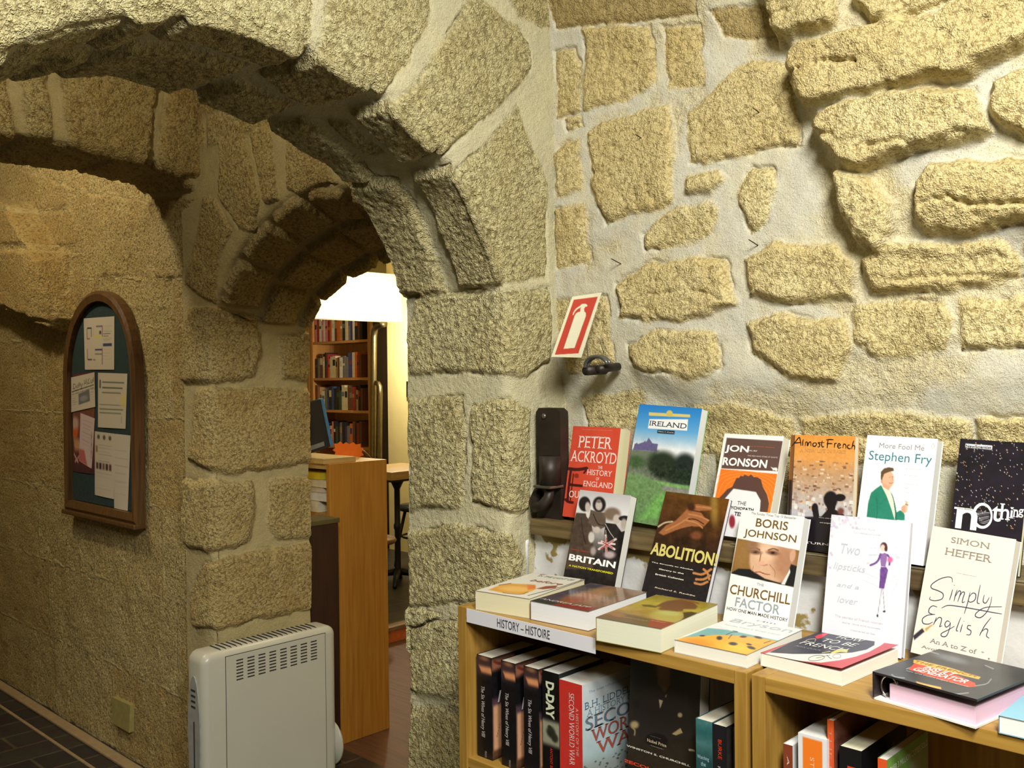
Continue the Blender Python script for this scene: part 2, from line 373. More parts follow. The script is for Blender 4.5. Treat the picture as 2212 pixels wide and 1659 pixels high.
ashlar(rl, Y, Z, .13, .34, .012, 17, .016, (Y < .36) & (Z > 1.3))
patch = sstep(.02, .30, fbm(rl.P, 7, 4, 91)) * .55 * (rl.mask < .5); rl.mask = np.maximum(rl.mask, patch); h = rl.finish(.0040, 60)
h += .03 * sstep(1.46, 1.50, Y) * (1 - sstep(1.2, 1.3, Z) * 0)          # mortar fillet into the corner
P[..., 0] -= h
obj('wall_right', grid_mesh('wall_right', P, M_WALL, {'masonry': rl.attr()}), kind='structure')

# ---- arches: one strip of soffit + face swept along the opening ----
def resample(pts, keys, counts):
    """polyline resampled between key indices with fixed counts"""
    pts = np.array(pts, float); out = []
    for (a, b), n in zip(zip(keys[:-1], keys[1:]), counts):
        seg = pts[a:b + 1]; L = np.r_[0, np.cumsum(np.linalg.norm(np.diff(seg, axis=0), axis=1))]
        t = np.linspace(0, L[-1], n + 1)[(1 if out else 0):]
        out += list(np.stack([np.interp(t, L, seg[:, 0]), np.interp(t, L, seg[:, 1])], 1))
    return np.array(out)
def smooth(p, it):
    for _ in range(it): p[1:-1] = .25 * p[:-2] + .5 * p[1:-1] + .25 * p[2:]
    return p
def sweep(F, B, d0, d1, qs, rad, lim=None, flip=1):
    """F front outline, B back outline (n,2: along, z); q<0 soffit towards d1, q>0 out over the face"""
    t = np.gradient(F, axis=0); t /= np.linalg.norm(t, axis=1)[:, None] + 1e-9
    nrm = np.stack([t[:, 1], -t[:, 0]], 1) * flip
    T = d1 - d0; q = qs[None, :]; r = rad[:, None]
    back = (-q + np.sqrt(q * q + r * r)) / 2 - 0.0; out = (q + np.sqrt(q * q + r * r)) / 2
    k = np.clip(back / abs(T), 0, 1.3)
    A = F[:, None, 0] * (1 - k) + B[:, None, 0] * k + nrm[:, None, 0] * out
    H = F[:, None, 1] * (1 - k) + B[:, None, 1] * k + nrm[:, None, 1] * out
    if lim is not None: A = np.minimum(A, lim)
    return A, H, d0 + np.sign(T) * back
def normals(P, sign):
    n = np.cross(np.gradient(P, axis=0), np.gradient(P, axis=1)); l = np.linalg.norm(n, axis=-1, keepdims=True)
    return sign * n / np.where(l < 1e-12, 1, l)

# the near arch, facing the viewer (plane y = 1.45, 0.33 m thick)
YA, YB, XJ = 1.45, 1.78, 1.49
F = [(1.49, 0), (1.49, 1.70), (1.447, 1.80), (1.38, 1.904), (1.315, 1.955), (1.16, 2.053), (1.021, 2.10), (.834, 2.108), (.751, 2.099), (.674, 2.078), (.568, 2.036), (.471, 1.968), (.36, 1.86), (.28, 1.70), (.25, 1.5), (.25, 0)]
B = [(1.485, 0), (1.487, 1.69), (1.447, 1.788), (1.38, 1.908), (1.275, 2.004), (1.13, 2.057), (.96, 2.082), (.738, 2.088), (.58, 2.045), (.45, 1.95), (.33, 1.80), (.27, 1.66), (.25, 1.5), (.25, 0)]
cnt = [30, 270, 330, 60, 20]
F = resample(F[:1] + [(1.49, .75)] + F[1:], [0, 1, 2, 8, 13, 16], cnt); B = resample(B[:1] + [(1.485, .75)] + B[1:], [0, 1, 2, 8, 11, 14], cnt)
F = smooth(F, 120); B = smooth(B, 120)
qs = axis_pts((-.33, 0, .0035), (0, .62, .0035), (.62, .9, .03))
s_arc = np.r_[0, np.cumsum(np.linalg.norm(np.diff(F, axis=0), axis=1))]
s0 = s_arc[300]
rad = .014 + .012 * np.abs(vnoise(np.stack([s_arc, s_arc * 0, s_arc * 0], 1), 9, 3))
A, H, D = sweep(F, B, YA, YB, qs, rad, 1.69)
P = np.stack([A, D, H], -1); Sg, Q = np.meshgrid(s_arc - s0, qs, indexing='ij')
rl = Relief(P, 2, .004)
def unroll(pts):
    o = []
    for px, py in pts:
        p = spot(px, py, 'x', XJ)
        if p[1] > YA: o.append((-(p[1] - YA), p[2]))
        else: p = spot(px, py, 'y', YA); o.append((p[0] - XJ, p[2]))
    return o
jamb = (H < 1.735) & (A > 1.2) & (Sg < .12)
for p, t in [([(905, 640), (1000, 632), (1090, 628), (1188, 622), (1190, 720), (1186, 786), (1130, 812), (1000, 806), (893, 812), (885, 720)], .35), ([(888, 862), (1000, 850), (1010, 950), (1002, 1092), (893, 1102), (885, 980)], .4),
             ([(1018, 872), (1100, 858), (1142, 882), (1146, 1098), (1112, 1112), (1020, 1085)], .4), ([(890, 1150), (1000, 1130), (1105, 1150), (1132, 1200), (1110, 1285), (1010, 1300), (890, 1315)], .45),
             ([(890, 1352), (1000, 1340), (1130, 1340), (1130, 1500), (890, 1500)], .4), ([(890, 1525), (1130, 1525), (1130, 1800), (890, 1800)], .5)]:
    rl.stone(Q, H, unroll(p), .013, t, .014, jamb)
def av(pts): return [tuple(spot(px, py, 'y', YA)[[0, 2]]) for px, py in pts]
face = Q > -.012
for p, t, hh in [([(-300, 330), (-300, -200), (672, -200), (676, -40), (670, 55), (660, 130), (560, 115), (420, 70), (280, 66), (160, 84), (60, 130), (0, 165), (-80, 230)], .3, .012),
              ([(706, -200), (925, -200), (930, 30), (905, 90), (872, 150), (826, 222), (745, 175), (684, 125), (698, 40)], .4, .014),
              ([(1022, -20), (990, 30), (960, 80), (925, 135), (884, 190), (846, 236), (886, 300), (945, 362), (1010, 290), (1080, 230), (1150, 150), (1152, 115), (1120, 60), (1062, 18)], .45, .016),
              ([(985, 372), (1060, 300), (1120, 228), (1150, 320), (1178, 400), (1184, 604), (1092, 614), (1050, 520), (1010, 440)], .4, .012), ([(1070, -60), (1190, -60), (1184, 62), (1120, 35)], .8, .006)]:
    rl.stone(A, H, av(p), hh * .5, t, .014, face)
soff = (Q < .014) & (Sg > -.05)
def sx(x):   # arc position of a face-edge abscissa on the rising half
    return float(np.interp(-x, -F[200:650, 0], (s_arc - s0)[200:650]))
cuts = [(0.005, sx(1.335) - .004), (sx(1.31), sx(1.165) - .01), (sx(1.135), sx(1.01)), (sx(.985), sx(.752)), (sx(.735), sx(.572)), (sx(.55), sx(.45))]
for i, (a, b) in enumerate(cuts):
    mid = (-.155, -.14, -.19, -.12, -.17, -.15)[i]
    rl.stone(Sg, Q, [(a, mid + .02), (b, mid + .03), (b, .03), (a, .03)], .020, .5, .016, soff & (Q < .0), .1)  # soffit stones mixed slightly towards brown
    if i == 1:
        rl.stone(Sg, Q, [(a + .02, mid - .075), (b - .02, mid - .06), (b - .03, mid - .01), (a + .02, mid - .015)], .012, .3, .012, soff, .1)
        rl.stone(Sg, Q, [(a - .03, -.36), (b + .02, -.36), (b, mid - .10), (a - .05, mid - .105)], .022, .5, .014, soff, .05)
    else: rl.stone(Sg, Q, [(a, -.36), (b, -.36), (b - .008, mid - .025), (a, mid - .02)], .020, .45, .016, soff, .05)
ashlar(rl, Sg, Q, .2, .24, .012, 7, .014, (Sg > sx(.45)) | ((Sg < -.7)))
h = rl.finish(.0036, 85)
N = normals(P, 1.0)
if N[300, 120] @ np.array([0, -1., 0]) < 0: N = -N
P = P + N * h[..., None]; P[..., 0] = np.minimum(P[..., 0], 1.70)
obj('wall_arch', grid_mesh('wall_arch', P, M_ARCH, {'masonry': rl.attr()}), kind='structure')

# the second arch, through the right-hand wall line (plane x = 1.63, 0.39 m thick)
XA, XB = 1.63, 2.02
F = [(3.005, 0), (3.0, 1.70), (2.946, 1.785), (2.85, 1.90), (2.734, 1.979), (2.62, 2.03), (2.517, 2.056), (2.38, 2.072), (2.254, 2.055), (2.1, 2.01), (1.95, 1.92), (1.83, 1.80), (1.79, 1.70), (1.79, 0)]
B = [(3.0, 0), (3.0, 1.70), (2.92, 1.80), (2.72, 1.875), (2.55, 1.91), (2.4, 1.925), (2.2, 1.9), (1.95, 1.83), (1.84, 1.72), (1.81, 1.6), (1.80, 1.4), (1.8, 0)]
cnt = [20, 250, 200, 80, 40]
F = resample([F[0], (3.005, .3)] + F[1:], [0, 1, 2, 8, 13, 14], cnt); B = resample([B[0], (3.0, .3)] + B[1:], [0, 1, 2, 6, 9, 12], cnt)
F = smooth(F, 40); B = smooth(B, 40)
qs = axis_pts((-.39, 0, .006), (0, .20, .005), (.20, .85, .012))
s_arc = np.r_[0, np.cumsum(np.linalg.norm(np.diff(F, axis=0), axis=1))]; s0 = s_arc[270]
rad = .016 + .012 * np.abs(vnoise(np.stack([s_arc, s_arc * 0, s_arc * 0], 1), 9, 4))
A, H, D = sweep(F, B, XA, XB, qs, rad, 3.19)
P = np.stack([D, A, H], -1); Sg, Q = np.meshgrid(s_arc - s0, qs, indexing='ij')
rl = Relief(P, 5, .004)
def unr2(pts, ox=380, oy=560, k=1.975):
    o = []
    for zx, zy in pts:
        px, py = ox + zx / k, oy + zy / k; p = spot(px, py, 'y', 3.0)
        if p[0] > XA: o.append((-(p[0] - XA), p[2]))
        else: p = spot(px, py, 'x', XA); o.append((p[1] - 3.0, p[2]))
    return o
jb = (H < 1.75) & (A > 2.8)
for p, t in [([(70, 110), (165, 215), (350, 250), (365, 400), (330, 510), (170, 525), (100, 530), (10, 520)], .4), ([(440, 330), (575, 300), (590, 470), (560, 520), (450, 505)], .5),
             ([(90, 560), (150, 545), (400, 550), (600, 560), (600, 870), (380, 900), (200, 915), (130, 900), (60, 860)], .6), ([(10, 930), (150, 948), (320, 945), (338, 1060), (320, 1190), (250, 1240), (170, 1255), (60, 1230), (0, 1190)], .35),
             ([(400, 940), (600, 925), (600, 1190), (430, 1202), (390, 1130)], .4), ([(120, 1290), (290, 1250), (600, 1205), (600, 1490), (370, 1540), (180, 1580), (80, 1575), (70, 1400)], .5)]:
    rl.stone(Q, H, unr2(p), .016, t, .02, jb)
def fy(pts): return [tuple(spot(px, py, 'x', XA)[1:]) for px, py in pts]
fc = Q > -.012
for p, t in [([(474, 300), (530, 288), (560, 436), (545, 500), (508, 488), (472, 420)], .35), ([(541, 288), (582, 262), (596, 400), (600, 430), (571, 440)], .4), ([(622, 255), (700, 345), (726, 400), (690, 404), (640, 418), (618, 404)], .45),
             ([(440, 425), (466, 430), (502, 496), (470, 560), (462, 655), (400, 612), (425, 520)], .45), ([(470, 205), (512, 198), (545, 225), (530, 258), (480, 262)], .3), ([(740, 250), (900, 250), (900, 420), (745, 405)], .4)]:
    rl.stone(A, H, fy(p), .010, t, .012, fc)
ashlar(rl, Sg, Q, .17, .21, .03, 12, .016, (Sg > .0) & (Q < -.01), .25)  # soffit blocks browner than the face blocks
ashlar(rl, A, H, .30, .42, .006, 14, .010, (Q > .01) & (H > 1.7) & ((A < 2.2) | (H > 2.3)))
h = rl.finish(.0036, 70)
N = normals(P, 1.0)
if N[500, 110] @ np.array([-1., 0, 0]) < 0: N = -N
P = P + N * h[..., None]; P[..., 1] = np.clip(P[..., 1], 1.72, 3.20)
obj('wall_doorway', grid_mesh('wall_doorway', P, M_FAR, {'masonry': rl.attr()}), kind='structure')

# flat stone lintel across the passage (plane y = 3.08, bottom z = 2.25)
F = np.array([(1.665, 1.86), (1.662, 1.98), (1.65, 2.10), (1.62, 2.18), (1.55, 2.225), (1.4, 2.245), (1.1, 2.25), (-1.6, 2.25)]); Bk = np.array([(1.665, 1.90), (1.662, 2.0), (1.655, 2.12), (1.64, 2.2), (1.57, 2.245), (1.4, 2.255), (1.1, 2.25), (-1.6, 2.25)])
F = smooth(resample(F, [0, 6, 7], [110, 240]), 12); Bk = smooth(resample(Bk, [0, 6, 7], [110, 240]), 12)
qs = axis_pts((-.37, 0, .012), (0, .5, .006), (.5, .9, .03)); s_arc = np.r_[0, np.cumsum(np.linalg.norm(np.diff(F, axis=0), axis=1))]
A, H, D = sweep(F, Bk, 3.08, 3.45, qs, np.full(len(F), .016), 1.68)
P = np.stack([A, D, H], -1); Sg, Q = np.meshgrid(s_arc, qs, indexing='ij'); rl = Relief(P, 8, .004)
def lv(pts): return [tuple(spot(px, py, 'y', 3.07)[[0, 2]]) for px, py in pts]
for p, t in [([(-300, 60), (-20, 60), (12, 160), (34, 292), (-300, 240)], .3), ([(20, 60), (80, 60), (98, 155), (116, 296), (58, 288), (44, 160)], .15), ([(112, 60), (345, 60), (344, 190), (322, 350), (240, 332), (152, 312), (128, 160)], .55),
             ([(372, 60), (470, 60), (472, 300), (470, 395), (360, 372), (338, 352), (362, 190)], .65)]:
    rl.stone(A, H, lv(p), .026, t, .012, Q > -.02)
ashlar(rl, Sg, Q, .4, .3, .014, 21, .012, Q < 0, .1)  # underside blocks a little browner
h = rl.finish(.007, 60); N = normals(P, 1.0)
if N[200, 60] @ np.array([0, -1., 0]) < 0: N = -N
P = P + N * h[..., None]
obj('wall_lintel', grid_mesh('wall_lintel', P, M_FAR, {'masonry': rl.attr()}), kind='structure')

# wall with the noticeboard (plane x = 1.65, beyond the lintel)
Yn = axis_pts((3.0, 4.75, .006), (4.75, 7.2, .03)); Zn = axis_pts((0, .9, .008), (.9, 2.5, .006), (2.5, 2.9, .05))
Y, Z = np.meshgrid(Yn, Zn, indexing='ij'); P = np.stack([np.full(Y.shape, 1.65), Y, Z], -1); rl = Relief(P, 9, .008)
def ny(pts): return [tuple(spot(px, py, 'x', 1.62)[1:]) for px, py in pts]
ov = poly_sd(Y + rl.w1, Z + rl.w2, ny([(-600, 420), (0, 652), (70, 690), (136, 718), (150, 690), (130, 560), (60, 440), (-600, 300)]))
rl.h += .12 * sstep(-.006, .03, ov) * sstep(3.98, 4.4, Y)
for p, t, hh in [([(-400, 345), (-10, 345), (140, 400), (140, 445), (40, 455), (-400, 440)], .5, .008), ([(-400, 452), (20, 465), (20, 525), (-400, 500)], .6, .008), ([(35, 465), (140, 450), (150, 530), (40, 535)], .75, .01),
                 ([(-400, 520), (-5, 542), (140, 545), (140, 700), (0, 640), (-400, 480)], .7, .02), ([(320, 430), (405, 440), (400, 600), (322, 602)], .45, .012), ([(160, 410), (310, 430), (310, 600), (160, 600)], .4, .005)]:
    rl.stone(Y, Z, ny(p), hh, t, .016)
ashlar(rl, Y, Z, .34, .62, .0015, 31, .003, None)
h = rl.finish(.0036, 70)
P[..., 0] -= h
obj('wall_left', grid_mesh('wall_left', P, M_FAR, {'masonry': rl.attr()}), kind='structure')

# white-painted wall under the shelf, paint flaking off the stone
mp = bpy.data.materials.new('flaking_white_paint'); mp.use_nodes = True; nt = mp.node_tree; b = nt.nodes['Principled BSDF']; b.inputs['Roughness'].default_value = .7
tc = nt.nodes.new('ShaderNodeTexCoord'); n = nt.nodes.new('ShaderNodeTexNoise'); n.inputs['Scale'].default_value = 17; n.inputs['Detail'].default_value = 5; nt.links.new(tc.outputs['Object'], n.inputs['Vector'])
sx_ = nt.nodes.new('ShaderNodeSeparateXYZ'); nt.links.new(tc.outputs['Object'], sx_.inputs[0])
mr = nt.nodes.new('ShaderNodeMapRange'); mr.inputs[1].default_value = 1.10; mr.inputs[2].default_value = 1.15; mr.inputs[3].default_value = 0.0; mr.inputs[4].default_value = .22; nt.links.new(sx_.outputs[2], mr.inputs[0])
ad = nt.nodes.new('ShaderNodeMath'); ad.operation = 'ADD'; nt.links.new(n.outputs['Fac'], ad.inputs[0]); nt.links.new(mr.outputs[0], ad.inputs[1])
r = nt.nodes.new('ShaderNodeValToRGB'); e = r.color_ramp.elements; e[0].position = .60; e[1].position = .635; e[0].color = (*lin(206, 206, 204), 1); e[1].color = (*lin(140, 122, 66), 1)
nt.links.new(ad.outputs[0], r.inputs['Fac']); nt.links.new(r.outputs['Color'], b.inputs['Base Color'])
bp = nt.nodes.new('ShaderNodeBump'); bp.inputs['Strength'].default_value = .6; bp.inputs['Distance'].default_value = .006; nt.links.new(ad.outputs[0], bp.inputs['Height']); nt.links.new(bp.outputs['Normal'], b.inputs['Normal'])
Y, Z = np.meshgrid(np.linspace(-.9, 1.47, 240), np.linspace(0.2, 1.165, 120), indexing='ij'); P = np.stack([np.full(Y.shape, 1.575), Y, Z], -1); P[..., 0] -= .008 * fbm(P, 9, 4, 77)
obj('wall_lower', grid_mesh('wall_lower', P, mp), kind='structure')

# floors, step, back-room shell
def slate_mat():
    m = bpy.data.materials.new('dark_slate_floor'); m.use_nodes = True; nt = m.node_tree; b = nt.nodes['Principled BSDF']
    tc = nt.nodes.new('ShaderNodeTexCoord'); mpn = nt.nodes.new('ShaderNodeMapping'); mpn.inputs['Rotation'].default_value = (0, 0, 0)
    br = nt.nodes.new('ShaderNodeTexBrick'); br.inputs['Scale'].default_value = 1.0; br.inputs['Brick Width'].default_value = .55; br.inputs['Row Height'].default_value = .16; br.inputs['Mortar Size'].default_value = .006
    br.inputs['Color1'].default_value = (*lin(46, 44, 46), 1); br.inputs['Color2'].default_value = (*lin(60, 56, 54), 1); br.inputs['Mortar'].default_value = (*lin(96, 86, 68), 1)
    nt.links.new(tc.outputs['Object'], mpn.inputs['Vector']); nt.links.new(mpn.outputs['Vector'], br.inputs['Vector'])
    n = nt.nodes.new('ShaderNodeTexNoise'); n.inputs['Scale'].default_value = 14; nt.links.new(tc.outputs['Object'], n.inputs['Vector'])
    mx = nt.nodes.new('ShaderNodeMix'); mx.data_type = 'RGBA'; mx.blend_type = 'MULTIPLY'; mx.inputs['Factor'].default_value = .7
    nt.links.new(br.outputs['Color'], mx.inputs['A']); nt.links.new(n.outputs['Color'], mx.inputs['B']); nt.links.new(mx.outputs['Result'], b.inputs['Base Color'])
    b.inputs['Roughness'].default_value = .42
    bp = nt.nodes.new('ShaderNodeBump'); bp.inputs['Strength'].default_value = .4; bp.inputs['Distance'].default_value = .004; nt.links.new(n.outputs['Fac'], bp.inputs['Height']); nt.links.new(bp.outputs['Normal'], b.inputs['Normal'])
    return m
M_SLATE = slate_mat()
M_BROWN = wood('worn_brown_floor', (88, 54, 32), (112, 72, 44), 'y', 5., .62)
M_PLASTER = mat('cream_plaster', (226, 210, 150), .8, noise=.04, scale=8, bump=.1)
M_WHITEP = mat('white_plaster', (236, 228, 200), .8, noise=.03, scale=8)
b_ = MB(); b_.box((-3.0, -2.5, -.1), (2.28, 7.2, 0)); b_.build('floor', M_SLATE, kind='structure')
b_ = MB(); b_.box((2.28, 1.2, -.1), (4.8, 4.25, -.001)); b_.build('floor_doorway', M_BROWN, kind='structure')
b_ = MB(); b_.box((2.28, 4.26, -.1), (5.32, 9.0, .085)); b_.build('floor_back', M_SLATE, kind='structure')
b_ = MB(); b_.box((2.30, 4.235, -.02), (4.8, 4.26, .062)); b_.build('trim_1', mat('orange_step_riser', (196, 104, 46), .5), kind='structure')
b_ = MB(); b_.box((2.30, 4.225, .062), (4.8, 4.30, .088), bev=.006); b_.build('trim_2', wood('step_edge_wood', (120, 96, 66), (150, 122, 86), 'x'), kind='structure')
b_ = MB(); b_.box((1.585, 3.15, 0), (1.63, 7.2, .012), bev=.004); b_.box((1.50, 3.15, 0), (1.512, 7.2, .004)); b_.build('baseboard_left', mat('pale_mortar_line', (150, 128, 92), .8), kind='structure')
ycr = spot(837, 800, 'x', 4.95)[1]; b_ = MB(); b_.box((4.95, 3.0, .085), (5.10, ycr, 2.6)); b_.build('wall_cream', M_PLASTER, kind='structure')
b_ = MB(); b_.box((5.22, 5.4, .085), (5.32, 9.0, 2.6)); b_.build('wall_back', M_PLASTER, kind='structure')
zb0_, zb1_ = spot(690, 687, 'y', 6.0)[2], spot(800, 588, 'y', 6.0)[2]; b_ = MB(); b_.box((2.9, 6.0, zb0_), (5.0, 6.14, zb1_)); b_.build('trim_3', M_WHITEP, kind='structure')
b_ = MB(); b_.box((2.02, 1.8, 2.62), (5.32, 9.0, 2.72)); b_.build('ceiling_back', M_WHITEP, kind='structure')
b_ = MB(); b_.box((2.02, 9.0, 0), (5.32, 9.1, 2.72)); b_.build('wall_end', M_PLASTER, kind='structure')
b_ = MB(); b_.box((1.70, 3.05, 0), (2.02, 9.0, 2.72)); b_.build('wall_partition', M_PLASTER, kind='structure')
b_ = MB(); b_.box((2.02, 1.70, 0), (5.32, 1.80, 2.72)); b_.build('wall_side', M_PLASTER, kind='structure')
# vault of the near bay and of the passage, rough plaster
M_VAULT = mat('rough_vault_plaster', (176, 160, 112), .9, noise=.15, scale=12, bump=.5)
b_ = MB(); b_.box((-3.0, -2.5, 2.95), (1.80, 1.60, 3.05)); b_.build('ceiling', M_VAULT, kind='structure')
b_ = MB(); b_.box((-3.0, 1.60, 3.15), (1.80, 7.2, 3.25)); b_.build('ceiling_passage', M_VAULT, kind='structure')
b_ = MB(); b_.box((-3.1, -2.5, 0), (-3.0, 7.2, 3.2)); b_.build('wall_aisle', M_VAULT, kind='structure')
b_ = MB(); b_.box((-3.0, 7.2, 0), (1.8, 7.3, 3.2)); b_.build('wall_far', M_VAULT, kind='structure')
b_ = MB(); b_.box((-3.0, -2.6, 0), (1.8, -2.5, 3.2)); b_.build('wall_behind', M_VAULT, kind='structure')
# ------------------------------------------------------------------ printed faces, lettering, books
def lens(ox, oy, k):
    """points measured in an enlargement of the photo -> photo coordinates"""
    return lambda *pts: [(ox + x / k, oy + y / k) for x, y in pts]
z1 = lens(1000, 850, 3.6875); z2 = lens(1200, 850, 3.6875); z3 = lens(1500, 900, 3.6875); z4 = lens(1812, 900, 3.6875)
z5 = lens(980, 1250, 4.056); z6 = lens(1300, 1250, 4.056); z7 = lens(1712, 1250, 4.056)
r1 = lens(1010, 1220, 7.373); r2 = lens(1270, 1250, 6.703); r3 = lens(1640, 1340, 6.9125); r4 = lens(1680, 1540, 6.9125); r6 = lens(1900, 1440, 7.09)
_GC = {}
def glyphs(s, shear=0.0, bold=0.0, serif=False):
    key = (s, shear, bold, serif)
    if key in _GC: return _GC[key]
    cu = bpy.data.curves.new('lettering', 'FONT'); cu.body = s; cu.shear = shear; cu.offset = bold; cu.resolution_u = 3; cu.dimensions = '2D'; cu.fill_mode = 'FRONT'
    o = bpy.data.objects.new('lettering', cu); COL.objects.link(o); dg = bpy.context.evaluated_depsgraph_get(); dg.update()
    me = bpy.data.meshes.new_from_object(o.evaluated_get(dg)); bpy.data.objects.remove(o); bpy.data.curves.remove(cu)
    V = np.array([v.co[:2] for v in me.vertices]).reshape(-1, 2); Fc = [list(p.vertices) for p in me.polygons]
    cnt = {}
    for f in Fc:
        for a, b in zip(f, f[1:] + f[:1]): cnt[(min(a, b), max(a, b))] = cnt.get((min(a, b), max(a, b)), 0) + 1
    if serif and len(V):
        V = list(map(tuple, V)); top = max(v[1] for v in V); e = .055
        caps = [v for v in (0.0, .545, top) if v <= top + .01]
        for (a, b), c in list(cnt.items()):
            if c != 1: continue
            (xa, ya), (xb, yb) = V[a], V[b]
            for lv_ in caps:
                if abs(ya - lv_) < .012 and abs(yb - lv_) < .012 and abs(xa - xb) > .03:
                    lo_, hi_ = min(xa, xb) - e, max(xa, xb) + e; y0, y1 = (lv_, lv_ + .045) if lv_ == 0 else (lv_ - .045, lv_)
                    k = len(V); V += [(lo_, y0), (hi_, y0), (hi_, y1), (lo_, y1)]; Fc.append([k, k + 1, k + 2, k + 3])
        V = np.array(V)
    bpy.data.meshes.remove(me)
    if len(V):
        lo = V.min(0); hi = V.max(0); V = (V - lo) / np.maximum(hi - lo, 1e-6)
    _GC[key] = (V, Fc); return V, Fc
def spline(pts, n=8):
    p = np.array(pts, float)
    if len(p) < 3: return p
    q = np.vstack([2 * p[0] - p[1], p, 2 * p[-1] - p[-2]]); out = []
    for i in range(1, len(q) - 2):
        for t in np.linspace(0, 1, n, endpoint=False):
            a, b, c, d = q[i - 1], q[i], q[i + 1], q[i + 2]
            out.append(.5 * ((2 * b) + (-a + c) * t + (2 * a - 5 * b + 4 * c - d) * t * t + (-a + 3 * b - 3 * c + d) * t ** 3))
    out.append(p[-1]); return np.array(out)
class Face:
    """a printed rectangle: colour grid plus lettering, in the local frame of its thing"""
    def __init__(s, M, o, ex, ez, w, h, nx, nz, base):
        s.M = np.array(M); s.o = np.array(o, float); s.ex = np.array(ex, float); s.ez = np.array(ez, float); s.w, s.h = w, h; s.nx, s.nz = nx, nz
        s.n = np.cross(s.ez, s.ex) * -1.0                      # outward normal: ex x ez pointing at the reader
        s.n = np.cross(s.ex, s.ez); s.U, s.V = np.meshgrid(np.linspace(0, 1, nx), np.linspace(0, 1, nz), indexing='ij')
        s.P = s.o + s.U[..., None] * s.ex * w + (1 - s.V[..., None]) * s.ez * h
        W = s.P @ s.M[:3, :3].T + s.M[:3, 3]; s.X, s.Y = view(W)
        s.C = np.ones(s.U.shape + (3,)) * np.array(base, float); s.tv = []; s.tf = []; s.tc = []
    def uv(s, px, py):
        Mi = np.linalg.inv(s.M); o = Mi[:3, :3] @ EYE + Mi[:3, 3]
        d = Mi[:3, :3] @ (ROT.T @ np.array([(px - CX) / FPX, (py - CY) / FPX, 1.0]))
        k = ((s.o - o) @ s.n) / (d @ s.n); p = o + d * k - s.o
        return (p @ s.ex) / s.w, 1 - (p @ s.ez) / s.h
    def put(s, m, c):
        m = np.clip(m, 0, 1)[..., None]; s.C = s.C * (1 - m) + np.array(c, float) * m
    def poly(s, pts, c, soft=.8, frac=False, clip=None):
        X, Y = (s.U, s.V) if frac else (s.X, s.Y); soft = soft * (.006 if frac else 1)
        m = sstep(-soft, soft, poly_sd(X, Y, pts)); s.put(m if clip is None else m * clip, c); return m
    def mask(s, pts): return sstep(-.8, .8, poly_sd(s.X, s.Y, pts))
    def ell(s, c0, rx, ry, c, soft=.15, rot=0, frac=False, clip=None):
        X, Y = (s.U, s.V) if frac else (s.X, s.Y); a = math.radians(rot); dx, dy = X - c0[0], Y - c0[1]
        r = np.sqrt(((dx * math.cos(a) + dy * math.sin(a)) / rx) ** 2 + ((-dx * math.sin(a) + dy * math.cos(a)) / ry) ** 2)
        m = 1 - sstep(1 - soft, 1 + soft, r); s.put(m if clip is None else m * clip, c); return m
    def line(s, pts, wd, c, frac=False, sm=True):
        X, Y = (s.U, s.V) if frac else (s.X, s.Y); p = spline(pts, 5) if sm else np.array(pts, float); d = np.full(X.shape, 1e9)
        for (ax, ay), (bx, by) in zip(p[:-1], p[1:]):
            ex, ey = bx - ax, by - ay; t = np.clip(((X - ax) * ex + (Y - ay) * ey) / (ex * ex + ey * ey + 1e-9), 0, 1)
            d = np.minimum(d, np.hypot(X - ax - ex * t, Y - ay - ey * t))
        q = .5 if not frac else .004
        s.put(1 - sstep(wd / 2 - q, wd / 2 + q, d), c)
    def grad(s, stops, axis='v'):
        T = s.V if axis == 'v' else s.U; xs = [a for a, _ in stops]
        s.C = np.stack([np.interp(T, xs, [c[i] for _, c in stops]) for i in range(3)], -1)
    def noise(s, f, amp, seed=0, clip=1.0, tint=(1, 1, 1)):
        n = fbm(np.stack([s.U * s.w / .13, s.V * s.h / .13, s.U * 0], -1), f, 4, seed, .65)
        s.C = s.C + (n * amp * clip)[..., None] * np.array(tint)
    def text(s, t, p0, p1, c, shear=0.0, bold=0.0, serif=False, rot=False, frac=False, eps=.0004):
        """lettering filling the box p0 (top left) .. p1 (bottom right)"""
        V, Fc = glyphs(t, shear, bold, serif)
        (u0, v0), (u1, v1) = (p0, p1) if frac else (s.uv(*p0), s.uv(*p1))
        if rot: u = u0 + (u1 - u0) * V[:, 1]; v = v0 + (v1 - v0) * V[:, 0]
        else: u = u0 + (u1 - u0) * V[:, 0]; v = v1 + (v0 - v1) * V[:, 1]
        s._flat(u, v, Fc, c, eps)
    def text4(s, t, tl, tr, bl, c, **k):
        a, b_, d = s.uv(*tl), s.uv(*tr), s.uv(*bl); v0 = (a[1] + b_[1]) / 2
        s.text(t, (a[0], v0), (b_[0], v0 + abs(d[1] - a[1])), c, frac=True, **k)
    def _flat(s, u, v, Fc, c, eps):
        k = sum(len(a) for a in s.tv); P = s.o + u[:, None] * s.ex * s.w + (1 - v[:, None]) * s.ez * s.h + s.n * eps
        s.tv.append(P); s.tf += [[i + k for i in f] for f in Fc]; s.tc.append(np.ones((len(P), 3)) * np.array(c, float))
